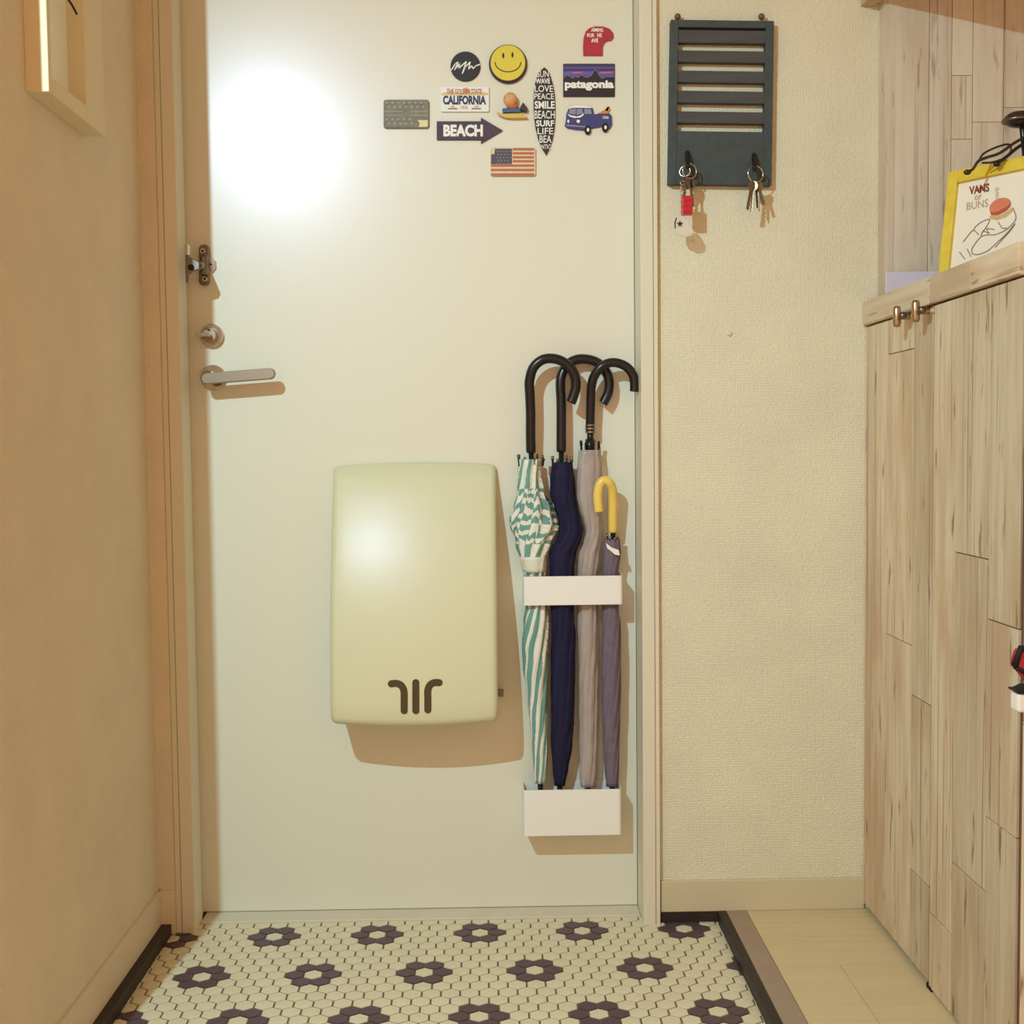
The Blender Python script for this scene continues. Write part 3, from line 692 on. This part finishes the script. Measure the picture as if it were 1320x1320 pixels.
# red curved magnet
r9 = magnet('red_arch_magnet', 'crimson curled magnet with small white words above the mountain magnet', [(752, 71.7), (751.5, 60), (752.3, 49), (755, 40.5), (760, 35.8), (768, 33.7), (778, 34), (786, 37), (790.3, 42), (791.2, 48), (788, 52.3), (783.5, 52.5), (779.5, 55), (777, 60), (776.8, 71.7)], .003, M_RED)
for s, x0, y0, x1, y1 in (('AIMING', 762, 36.2, 777.5, 41), ('FOR', 756.8, 43, 766.3, 48), ('HE', 769.8, 42.8, 775.8, 48), ('AVE', 762, 49.5, 771, 54.8)):
    pxtext('lettering', s, x0, y0, x1, y1, YY(.003), LW, r9, .03)
# mountain skyline brand magnet
r10 = magnet('mountain_logo_magnet', 'rectangular magnet with a purple mountain skyline and white lettering', [(726, 82), (792.5, 82), (792.5, 124.6), (726, 124.6)], .003, mat('logo_black', (40, 30, 34), .5))
bands = ((83, 86, (62, 54, 96)), (86, 88.6, (88, 78, 140)), (88.6, 92, (60, 56, 112)), (92, 96, (104, 92, 168)), (96, 104, (84, 84, 160)))
for y0, y1, col in bands: mk('sky_band', *pxflat([(726.8, y0), (791.7, y0), (791.7, y1), (726.8, y1)], YY(.003, .8)), mat('sky_%d' % y0, col, .5), r10)
for x0, x1 in ((736, 752), (772, 791.5)): mk('glow_band', *pxflat([(x0, 92.6), (x1, 92), (x1-3, 94.2), (x0+4, 94.6)], YY(.003, 1.5)), mat('sky_glow', (206, 104, 92), .5), r10)
ridge = [(726.8, 100), (730, 96.5), (735, 98.5), (738.5, 100.8), (742, 98), (745, 100), (749, 96), (753, 98.5), (757, 100), (762, 97.5), (765, 92.5), (767.5, 89.2), (770.5, 93), (773, 98), (776, 101), (782, 98.5), (786, 99.2), (791.7, 98.6)]
mk('ridge', *pxflat(ridge+[(791.7, 106), (726.8, 106)], YY(.003, 2.2)), MATS['logo_black'], r10)
pxstroke('ridge_line', ridge, .7, YY(.003, 2.9), mat('ridge_lilac', (150, 116, 140), .5), r10)
pxtext('lettering', 'patagonia', 728, 103.5, 791.3, 116.8, YY(.003, 2.9), LW, r10, .05)
# blue pickup
MV = mat('truck_blue', (62, 64, 118), .4, var=.08, vscale=90)
r11 = magnet('pickup_magnet', 'dark blue and white vintage pickup magnet carrying surfboards', [(728, 162), (729.5, 155), (730, 147), (733.5, 138.5), (737, 135.8), (750, 135.4), (760, 136.5), (764, 139), (765.5, 147), (786, 146.3), (788.5, 149), (789, 161), (786, 166), (780, 165.5), (775, 163), (762, 165.5), (756, 168), (742, 167), (731, 165)], .004, MV)
mk('white_roof', *pxflat([(732.8, 140.5), (735, 137), (740, 135.9), (752, 135.7), (761, 137.3), (763, 139.3), (750, 139), (738, 139)], YY(.004)), LW, r11)
mk('white_nose', *pxflat([(731, 146.5), (737, 149), (744, 150.2), (750, 148), (752, 145), (752.3, 148.5), (748, 151.5), (740, 152), (734, 150)], YY(.004)), LW, r11)
for q in ([(734.5, 140.5), (742.5, 140.3), (742, 148), (733, 146)], [(743.5, 140.3), (751, 140.3), (750.5, 146.5), (743.2, 148.2)], [(753.5, 140.3), (761.5, 140.8), (763, 146.8), (753.2, 147)]):
    mk('window', *pxflat(q, YY(.004, 1.4)), mat('truck_glass', (138, 142, 164), .3), r11)
for x in (732.6, 745.4): mk('headlamp', *pxflat(ell(x, 156.3, 2.2 if x > 740 else 1.3, 2.2, 16), YY(.004, 1.4)), LW, r11)
mk('bumper', *pxflat([(730, 160.5), (757, 163), (757, 164.4), (730, 162.4)], YY(.004, 1.4)), mat('truck_trim', (150, 140, 160), .4), r11)
for x, y in ((757.8, 167.5), (780.3, 164.3)):
    w_ = mk('wheel', *pxprism(ell(x, y, 4, 5.8, 20), -.0056, .005), M_BLKM, r11); mk('hub', *pxflat(ell(x+.2, y-.2, 1.7, 2.6, 14), -.0061), LW, w_)
pxtext('lettering', '1936', 777, 149.5, 784.5, 153.3, YY(.004), LW, r11, .02)
for q, cl in (([(770, 146.6), (777, 143), (785.5, 137.5), (787, 141), (783, 146.4)], (206, 134, 74)), ([(780, 142), (783.5, 137), (785.5, 138), (783, 143.5)], (50, 44, 60))):
    mk('surfboard', *pxprism(q, -.0035, .003), mat('surf_%d' % cl[0], cl, .5), r11)
# tile-like back shadow gap already comes from their thickness

# ================================================================== KEY RACK
YR = YW-.018
rk = thing('key_rack', atY(929, 238, YW), 'dark teal wooden louvred key rack hanging on the papered wall', 'key rack')
def rx(x, y):     # rack edges lean slightly, as hung
    return x-.016*(y-25), y+.014*(x-865)
def rprism(x0, y0, x1, y1, Yf=YR, t=.018): return pxprism([rx(x0, y0), rx(x1, y0), rx(x1, y1), rx(x0, y1)], Yf, t)
mk('stile', *rprism(865, 25, 875, 237), M_RACK, rk, bevel=.001)
mk('stile', *rprism(987.5, 25, 998, 237), M_RACK, rk, bevel=.001)
mk('top_rail', *rprism(875, 25, 987.5, 34.5), M_RACK, rk, bevel=.001)
for y0, y1 in ((38, 56), (64.5, 81), (90.5, 107), (116.5, 133.5), (143, 159.5)):
    mk('louvre_slat', *rprism(875, y0, 987.5, y1-1.5, YR+.002, .013), M_SLAT, rk, bevel=.0008)
mk('key_panel', *rprism(875, 168.5, 987.5, 237, YR+.0005, .0165), M_RACK, rk, bevel=.001)
for x in (873.5, 981.5):
    c = atY(x, 21.5, YW-.012); pn = mk('hanging_pin', *ball(c, .0056), M_BEAD, rk, smooth=True)
    mk('pin_shank', *tube([c, c+Vector((0, .012, 0))], .0015, 8), M_GUARD, pn, smooth=True)
hooks = []
for x, y in ((886, 197), (972, 200)):
    pth = smoothpath([atY(x, y, YR-.002), atY(x, y+3, YR-.010), atY(x+.5, y+11, YR-.016), atY(x+1, y+18, YR-.020), atY(x+1, y+19, YR-.030), atY(x+1, y+14, YR-.036)])
    mk('hook', *tube(pth, [.0042]*(len(pth)-3)+[.0038, .0036, .003], 10), M_BLK, rk, smooth=True); hooks.append(atY(x+1, y+17.5, YR-.027))
def ring(c, r, th, tilt=0, n=28):
    c = Vector(c); return tube([c+Vector((r*math.cos(t), r*math.cos(t)*math.sin(tilt), r*math.sin(t))) for t in [2*math.pi*i/n for i in range(n)]], th, 8, closed=True)
def key(top, ln, ang, w=.010, yaw=.6):
    """flat key hanging from top: round bow with hole, blade with teeth"""
    n = 20; pts = []; 
    for i in range(n+1):
        t = math.radians(110+320*i/n-100*0); pts.append((w*.62*math.cos(math.radians(-60+300*i/n)), -w*.62+w*.62*math.sin(math.radians(-60+300*i/n))))
    bl = [(-w*.2, -w*1.2), (-w*.2, -ln), (w*.05, -ln-.001)]
    for i in range(4): z = -ln+(ln-w*1.6)*(i+.5)/4; bl += [(w*.22, z-.001), (w*.10, z+.0005)]
    bl += [(w*.22, -w*1.2)]
    P = [(p[0], p[1]) for p in sorted(pts, key=lambda q: 0)]
    pts2 = [(w*.62*math.cos(math.radians(-60+300*i/n)), -w*.62+w*.62*math.sin(math.radians(-60+300*i/n))) for i in range(n+1)]
    poly = pts2+[(-w*.3, -w*1.15)]+bl
    ca, sa = math.cos(ang), math.sin(ang); cy, sy = math.cos(yaw), math.sin(yaw); out = []
    for x, z in poly:
        X = x*ca-z*sa; Z = x*sa+z*ca; out.append(Vector(top)+Vector((X*cy, X*sy, Z)))
    return prism(out, (sy*.0018, -cy*.0018, 0))
k1 = thing('key_bunch', hooks[0]-Vector((0, 0, .11)), 'bunch of keys with red brick charm and white star tag on the rack hook', 'keys', 'keys on the rack')
h = hooks[0]
mk('split_ring', *ring(h+Vector((.002, -.002, -.008)), .0125, .0012, .5), M_CHROME, k1, smooth=True)
mk('split_ring', *ring(h+Vector((-.006, -.003, -.009)), .0085, .0010, -.4), M_CHROME, k1, smooth=True)
mk('key', *key(h+Vector((.004, .003, -.020)), .046, .10, .014, .5), M_SATIN, k1)
mk('key', *key(h+Vector((-.004, -.004, -.020)), .042, -.10, .013, -.7), M_GUARD, k1)
c = atY(887, 235, YR-.026)
mk('key_fob', *prism([c+Vector(v) for v in ((-.007, 0, .010), (.006, 0, .011), (.008, 0, -.009), (-.004, 0, -.010))], (0, .006, 0)), M_BLKM, k1, bevel=.001)
mk('chain', *join(*[ring(atY(880, 236+6.2*i, YR-.030), .0036, .0008, (i % 2)*1.4, 14) for i in range(7)]), M_CHROME, k1, smooth=True)
br0 = atY(879.5, 252, YR-.040); br1 = atY(893, 276.5, YR-.040)
bk = mbox('brick_charm', (br0.x, br0.y, br1.z), (br1.x, br0.y+.013, br0.z), mat('charm_red', (196, 34, 50), .3, spec=.5), k1, bevel=.0008)
for i in range(2):
    for j in range(3):
        cc = (br0.x+(br1.x-br0.x)*(.28+.44*i), br1.z+(br0.z-br1.z)*(.2+.3*j))
        mk('stud', *disc_y(cc, .0028, br0.y-.0018, .002, 14), MATS['charm_red'], bk)
sc_ = [(868.5, 282), (873, 279), (884, 280), (889, 287), (894, 297), (892, 304), (884, 306), (873, 301), (869, 294)]
sh = mk('star_tag', *pxprism(sc_, YR-.034, .004), mat('tag_white', (232, 222, 204), .3, spec=.5, alpha=.55), k1, bevel=.0012)
mk('star', *pxflat([(876.5+(5 if i % 2 == 0 else 2)*math.sin(math.pi*i/5), 288.5-(5 if i % 2 == 0 else 2)*math.cos(math.pi*i/5)) for i in range(10)], YR-.0345), LK, sh)
pxstroke('dark_band', [(872, 281), (870, 287), (870.5, 294)], 1.5, YR-.0345, LK, sh)
k2 = thing('key_bunch', hooks[1]-Vector((0, 0, .08)), 'plain bunch of metal keys on a single ring on the rack hook', 'keys', 'keys on the rack')
h = hooks[1]
mk('split_ring', *ring(h+Vector((.001, -.001, -.009)), .0135, .0011, .3), M_CHROME, k2, smooth=True)
for i, (an, yw, ln, mt) in enumerate(((-.22, .5, .050, M_SATIN), (-.06, -.5, .052, M_BRASS), (.16, .9, .044, M_GUARD), (.32, .2, .040, M_SATIN), (.05, 1.1, .048, M_GUARD))):
    mk('key', *key(h+Vector((.001+.003*(i-2), -.003+.002*i, -.021)), ln, an, .0135, yw), mt, k2)

# wall pin on the papered wall
wp = mk('wall_pin', *join(disc_y((atY(940, 430, YW).x, atY(940, 430, YW).z), .004, YW-.0035, .0035, 18)), mat('pin_clear', (216, 206, 182), .3, spec=.6), bevel=.001)
tag(wp, 'small pale round pin stuck in the papered wall below the key rack', 'pin')

# ================================================================== SHOE CABINET
YE = atX(1311.5, 1000, XC).y                       # end of the cabinet nearest the room
cab = thing('shoe_cabinet', (.85, (YW+YE)/2, ZF), 'built-in shoe cabinet clad in white-washed reclaimed boards with an open niche', 'cabinet')
ZC = 1.0965; ZR = 1.056; ZU = 1.608
XB = 1.055; TP = .004
mk('body', *join(box((XC+.024, YE+.004, ZF+.0), (XB, YW-.001, ZR)), box((XC+.024, YE+.004, ZF), (XB, YW-.001, ZF+.02))), M_CARC, cab)
def gridY(px): return atX(px, 1000, XC).y
cols = [1111.5, 1141, 1174, 1198.6]; cols2 = [1199.6, 1228, 1271, 1311.5]
jz = lambda px, py: atX(px, py, XC).z
joints = {1111.5: [], 1141: [jz(1158, 454), jz(1158, 824)], 1174: [jz(1186, 902), jz(1186, 1132)], 1199.6: [jz(1212, 1190)], 1228: [jz(1250, 716), jz(1246, 1128)], 1271: [jz(1291, 804), jz(1291, 1067)]}
for di, cc in enumerate((cols, cols2)):
    ya_ = YW-.001 if di == 0 else gridY(cc[0]); yb_ = gridY(cc[-1])
    zb_ = .030 if di == 0 else .024
    dr = mbox('door', (XC+TP, yb_+.0012, zb_), (XC+.022, ya_-.0012, ZR-.0015), M_CARC, cab); dr.data.name = 'cabinet_door'
    for a, b in zip(cc[:-1], cc[1:]):
        y1_ = YW-.001 if a == 1111.5 else gridY(a); y0_ = gridY(b)
        zs = [zb_]+sorted(joints[a])+[ZR-.0018]
        for z0_, z1_ in zip(zs[:-1], zs[1:]):
            e = random.uniform(0, .0012)
            mbox('plank', (XC-e, y0_+.0010, z0_+.0007), (XC+TP, y1_-.0010, z1_-.0007), M_PLANK, dr, bevel=.0006, segs=1)
mbox('gap_shade_block', (XC-.001, gridY(1203), ZF), (XC+.01, gridY(1197), ZF+.007), M_BLKM, cab)  # added black block standing for the shaded gap where the doors meet
# front rail of the counter and the counter board
rail = mbox('counter', (XC+.006, YE, ZR), (XB, YW-.001, ZC), M_CARC, cab)
ys = [YW-.001, atX(1203, 370, XC).y, atX(1257, 350, XC).y, YE]
for a, b in zip(ys[:-1], ys[1:]): mbox('plank', (XC-.006, b+.0004, ZR+.0005), (XC+.006, a-.0004, ZC+.0005), M_PLANKY, rail, bevel=.0006, segs=1)
# board-clad end of the cabinet facing the room
en = mbox('end_panel', (XC+.004, YE-.012, ZF), (XB, YE-.0005, ZR-.001), M_CARC, cab)
for i in range(4):
    x0_ = XC+.0+.10*i; zs = [ZF, [.50, .32, .62, .4][i], [.84, .76, .9, .8][i], ZR-.001]
    for z0_, z1_ in zip(zs[:-1], zs[1:]): mbox('plank', (x0_+.0006, YE-.0155, z0_+.0005), (x0_+.0994, YE-.012, z1_-.0005), M_PLANK, en, bevel=.0006, segs=1)
# niche side clad in boards, seen from the front
YN = -.102
side = mbox('niche_side', (.6745, YN, ZC), (XB, YW-.001, ZU), M_PLANKS, cab)
bx = [atY(x, 200, YN-.003).x for x in (1143, 1197, 1226, 1253, 1293, 1335, 1380)]+[XB]
bj = {0: [], 1: [], 2: [atY(1240, 98, YN).z, atY(1240, 180, YN).z], 3: [atY(1270, 158, YN).z], 4: [1.42], 5: [], 6: [1.3]}
for i, (a, b) in enumerate(zip(bx[:-1], bx[1:])):
    zs = [ZC+.001]+sorted(bj[i])+[ZU-.001]
    for z0_, z1_ in zip(zs[:-1], zs[1:]): mbox('plank', (a+.0005, YN-.003-random.uniform(0, .0008), z0_+.0004), (b-.0005, YN, z1_-.0004), M_PLANKS, side, bevel=.0005, segs=1)
bkp = mbox('niche_back', (XB-.012, YE, ZC), (XB, YN-.004, ZU), M_PLANKS, cab)
for i in range(5):
    y1_ = YN-.005-.105*i; mbox('plank', (XB-.015, max(YE, y1_-.104), ZC+.001), (XB-.012, y1_, ZU-.001), M_PLANKS, bkp)
up = mbox('upper_box', (XC+.0, YE, ZU), (XB, YW-.001, 2.30), M_PLANKS, cab, bevel=.001)
mbox('edge_strip', (XC-.013, YE, ZU-.006), (XC+.010, YW-.001, ZU+.022), M_PLANKY, up, bevel=.001)
# knobs
for px, py in ((1171, 408), (1196, 401)):
    c = atX(px+5, py, XC)
    kb = mk('knob', *tube([Vector((XC+.001, c.y, c.z)), Vector((XC-.004, c.y, c.z)), Vector((XC-.022, c.y, c.z))], [.0085, .0050, .0050], 18), M_BRASS, cab, smooth=False)
    mk('knob_bar', *tube([Vector((XC-.024, c.y, c.z-.016)), Vector((XC-.024, c.y, c.z-.012)), Vector((XC-.024, c.y, c.z+.012)), Vector((XC-.024, c.y, c.z+.016))], [.0045, .0062, .0062, .0045], 16), M_BRASS, kb, smooth=True)
    mk('knob_plate', *tube([Vector((XC-.020, c.y-.020, c.z)), Vector((XC-.020, c.y+.004, c.z))], .0052, 14), M_GUARD, kb, smooth=True)

# ------------------------------------------------------------------ things in the niche
ML = mat('lavender_plastic', (214, 206, 222), .3, spec=.5)
y0_ = -.115
tr_ = thing('plastic_tray', (.75, -.2, ZC+.0015), 'pale lavender plastic tray lying on the cabinet counter', 'tray')
A_ = [(.670, -.118), (.80, -.118), (.80, -.29), (.670, -.29)]
mk('tray_body', *join(box((.672, -.26, ZC+.0015), (.780, -.118, ZC+.006)), box((.672, -.26, ZC+.006), (.675, -.121, ZC+.012)), box((.777, -.26, ZC+.006), (.780, -.121, ZC+.030)), box((.675, -.26, ZC+.006), (.777, -.257, ZC+.010)), box((.672, -.121, ZC+.006), (.780, -.118, ZC+.046))), ML, tr_, bevel=.0012)

# picture frame leaning on its strut
PA, PB = math.radians(54.94), math.radians(8.72)
FO = Vector((.705, -.2844, ZC+.002)); FD = Vector((math.cos(PA), -math.sin(PA), 0)); FN = Vector((-math.sin(PA), -math.cos(PA), 0))
FU = math.cos(PB)*Vector((0, 0, 1))-math.sin(PB)*FN; FNN = FD.cross(FU)
if FNN.dot(CAM-FO) < 0: FNN = -FNN
def onframe(x, y, lift=0.0):
    d = ray(x, y); o_ = FO+FNN*lift; t = (o_-CAM).dot(FNN)/d.dot(FNN); p_ = CAM+d*t; return (p_-FO).dot(FD), (p_-FO).dot(FU)
def fp(u, v, w=0.0): return FO+FD*u+FU*v+FNN*w
FWD = .27; FHT = .1768
pf = thing('picture_frame', FO+FD*FWD/2, 'yellow picture frame with a shoe and burger drawing leaning in the niche', 'picture frame')
MYF = mat('frame_yellow', (226, 200, 66), .5, var=.12, vscale=50)
bw = .0168
for nm, u0, v0, u1_, v1_ in (('frame_side', 0, 0, bw, FHT), ('frame_side', FWD-bw, 0, FWD, FHT), ('frame_bottom', bw, 0, FWD-bw, bw), ('frame_top', bw, FHT-bw-.003, FWD-bw, FHT)):
    mk(nm, *prism([fp(u0, v0, .010), fp(u1_, v0, .010), fp(u1_, v1_, .010), fp(u0, v1_, .010)], FNN*-.016), MYF, pf, bevel=.0015)
art = mk('drawing', *prism([fp(bw-.002, bw-.002, .003), fp(FWD-bw+.002, bw-.002, .003), fp(FWD-bw+.002, FHT-bw, .003), fp(bw-.002, FHT-bw, .003)], FNN*-.004), M_PAPER, pf)
sb_ = fp(FWD*.5, .155, -.006); foot = sb_-FNN*.0; foot = Vector((sb_.x, sb_.y, 0))-FN*.05; foot.z = ZC+.002
mk('strut', *tube([sb_, foot], .004, 8), M_CARC, pf)
def ftext(nm, s, box_, mtl, bold=0.0, lift=.0036):
    """lettering on the paper: pixel quad (tl, tr, br, bl)"""
    P, Fc = textgeo(s, bold); q = [Vector(onframe(*b_, .003)) for b_ in box_]; V = []
    for u, v in P:
        w_ = (q[3]*(1-u)+q[2]*u)*(1-v)+(q[0]*(1-u)+q[1]*u)*v; V.append(fp(w_.x, w_.y, lift))
    return mk(nm, V, Fc, mtl, art)
MR_ = mat('ink_rust', (132, 58, 50), .7); MG_ = mat('ink_tan', (176, 150, 124), .7); ML_ = mat('ink_line', (140, 112, 106), .7)
ftext('lettering', 'VANS', [(1249.5, 240.5), (1275.5, 236), (1275.5, 247), (1249.5, 251.5)], MR_, .035)
ftext('lettering', 'or', [(1256.5, 252.5), (1266, 250.5), (1266, 257), (1256.5, 258.5)], MG_, .01)
ftext('lettering', 'BUNS', [(1246.5, 261.5), (1274, 256.5), (1274, 266.5), (1246.5, 271)], MG_, .0)
ftext('lettering', 'VANS', [(1288, 258), (1288, 241), (1283, 242), (1283, 258)], MG_, .0)
def fpoly(nm, pts, mtl, lift=.0036): return mk(nm, [fp(*onframe(x, y, .003), lift) for x, y in pts], [tuple(range(len(pts)))], mtl, art)
def fline(nm, pts, w, mtl, lift=.0036):
    G = [( [fp(*onframe(x, y, .003), lift) for x, y in q], [(0, 1, 2, 3)]) for q in ribbon(pts, w)]; return mk(nm, *join(*G), mtl, art)
fpoly('bun_drawing', ell(1289.5, 265.5, 14.8, 9.5, 28, -.42), mat('ink_orange', (214, 128, 92), .7), .0034)
fpoly('bun_edge', [(1276, 271), (1279, 274.5), (1288, 272), (1298, 266.5), (1303, 262), (1303, 266), (1297, 272), (1287, 277.5), (1278, 277.5)], mat('ink_red', (184, 84, 66), .7), .0038)
fpoly('filling_drawing', [(1276, 278), (1288, 278), (1299, 272), (1305, 267), (1306, 272), (1297, 280), (1285, 284), (1276, 282)], mat('ink_ochre', (206, 176, 120), .7), .0034)
for P_ in ([(1253, 321), (1256, 316), (1264, 306), (1272, 303), (1283, 302.5), (1296, 297), (1306, 288), (1310, 280), (1306, 268)],
           [(1253, 321), (1254, 327), (1262, 328), (1274, 323), (1285, 313), (1296, 303), (1308, 289)],
           [(1283, 319), (1292, 309), (1303, 297), (1309, 288)], [(1255, 297), (1259, 291), (1268, 285), (1276, 283), (1272, 292), (1266, 300)],
           [(1242, 312), (1248, 304), (1255, 297), (1262, 303)], [(1237, 325), (1244, 334)], [(1247, 321), (1252, 331)], [(1287, 286), (1292, 294), (1298, 294)],
           [(1265, 304), (1268, 298), (1275, 301), (1272, 295), (1282, 296)]):
    sp_ = [(p.x, p.y) for p in smoothpath([(x, y, 0) for x, y in P_], 4)]; fline('sketch_line', sp_, 1.1, ML_)

# dark wire piece with a glossy cap behind the frame
wo = thing('wire_ornament', fp(.10, 0, -.05)*1.0, 'dark bent wire piece with a glossy black cap above the yellow frame', 'ornament')
wo.location.z = ZC+.001
yo = -.36
def wpt(x, y, dy=0.0): return atY(x, y, yo+dy)
mk('wire_leg', *tube(smoothpath([wpt(1246, 222), wpt(1254, 218), wpt(1261, 208), wpt(1272, 203), wpt(1285, 199), wpt(1294, 194), wpt(1308, 184), wpt(1330, 172)]), .0022, 8), mat('wire_olive', (72, 60, 48), .4, .6), wo, smooth=True)
mk('wire_leg', *tube(smoothpath([wpt(1284, 212), wpt(1290, 208), wpt(1300, 200), wpt(1312, 190), wpt(1332, 178)]), .0026, 8), M_BLK, wo, smooth=True)
mk('wire_loop', *tube(smoothpath([wpt(1262, 207), wpt(1268, 198), wpt(1284, 190), wpt(1300, 186), wpt(1303, 194), wpt(1296, 203), wpt(1280, 209), wpt(1266, 210)]), .0016, 8), MATS['wire_olive'], wo, smooth=True)
for x, y in ((1247, 222), (1285, 211.5)): mk('wire_foot', *ball(wpt(x, y), .0042, sc=(1.4, 1, 1)), MATS['wire_olive'] if x < 1260 else M_BLK, wo, smooth=True)
mk('stem', *tube([wpt(1318, 160), wpt(1322, 200, .02), Vector((wpt(1322, 200).x, yo+.02, ZC+.002))], .005, 10), M_BLK, wo, smooth=True)
cc = wpt(1314, 154)
mk('cap', *ball(cc, .020, 24, 12, sc=(1.15, 1.0, .62)), mat('cap_black', (44, 38, 42), .12, spec=.7), wo, smooth=True)
mk('cap_rim', *tube([cc+Vector((.0232*math.cos(t), .0205*math.sin(t), -.002)) for t in [2*math.pi*i/28 for i in range(28)]], .0028, 8, closed=True), M_GUARD, wo, smooth=True)

# red pouch and white box hanging at the end of the cabinet
yp = YE-.03
def epx(P_, Y, t): return pxprism(P_, Y, t)
pb = thing('red_pouch', atY(1330, 884, yp), 'crimson pouch with black piping hanging on the cabinet end', 'pouch')
mk('pouch_body', *epx([(1309, 858), (1316, 838), (1350, 842), (1356, 884), (1330, 884)], yp-.010, .020), mat('pouch_red', (176, 36, 52), .6, var=.1), pb, bevel=.003)
mk('piping', *join(tube([atY(1307.5, 859, yp-.008), atY(1315.5, 836, yp-.008), atY(1352, 840, yp-.008)], .0045, 10), tube([atY(1307.5, 859, yp-.008), atY(1330, 872, yp-.011)], .003, 8)), M_BLKM, pb, smooth=True)
wbx = thing('white_canister', atY(1335, 919, yp), 'small white canister with black lid beneath the crimson pouch', 'canister')
mk('canister_body', *epx(rrect(1312, 895, 1360, 919, 4), yp-.010, .022), M_WHITE, wbx, bevel=.003)
mk('lid', *epx([(1310.5, 890), (1316, 890.5), (1326, 886), (1362, 886), (1362, 894.6), (1318, 894.6), (1310.5, 893)], yp-.012, .026), M_BLKM, wbx, bevel=.002)
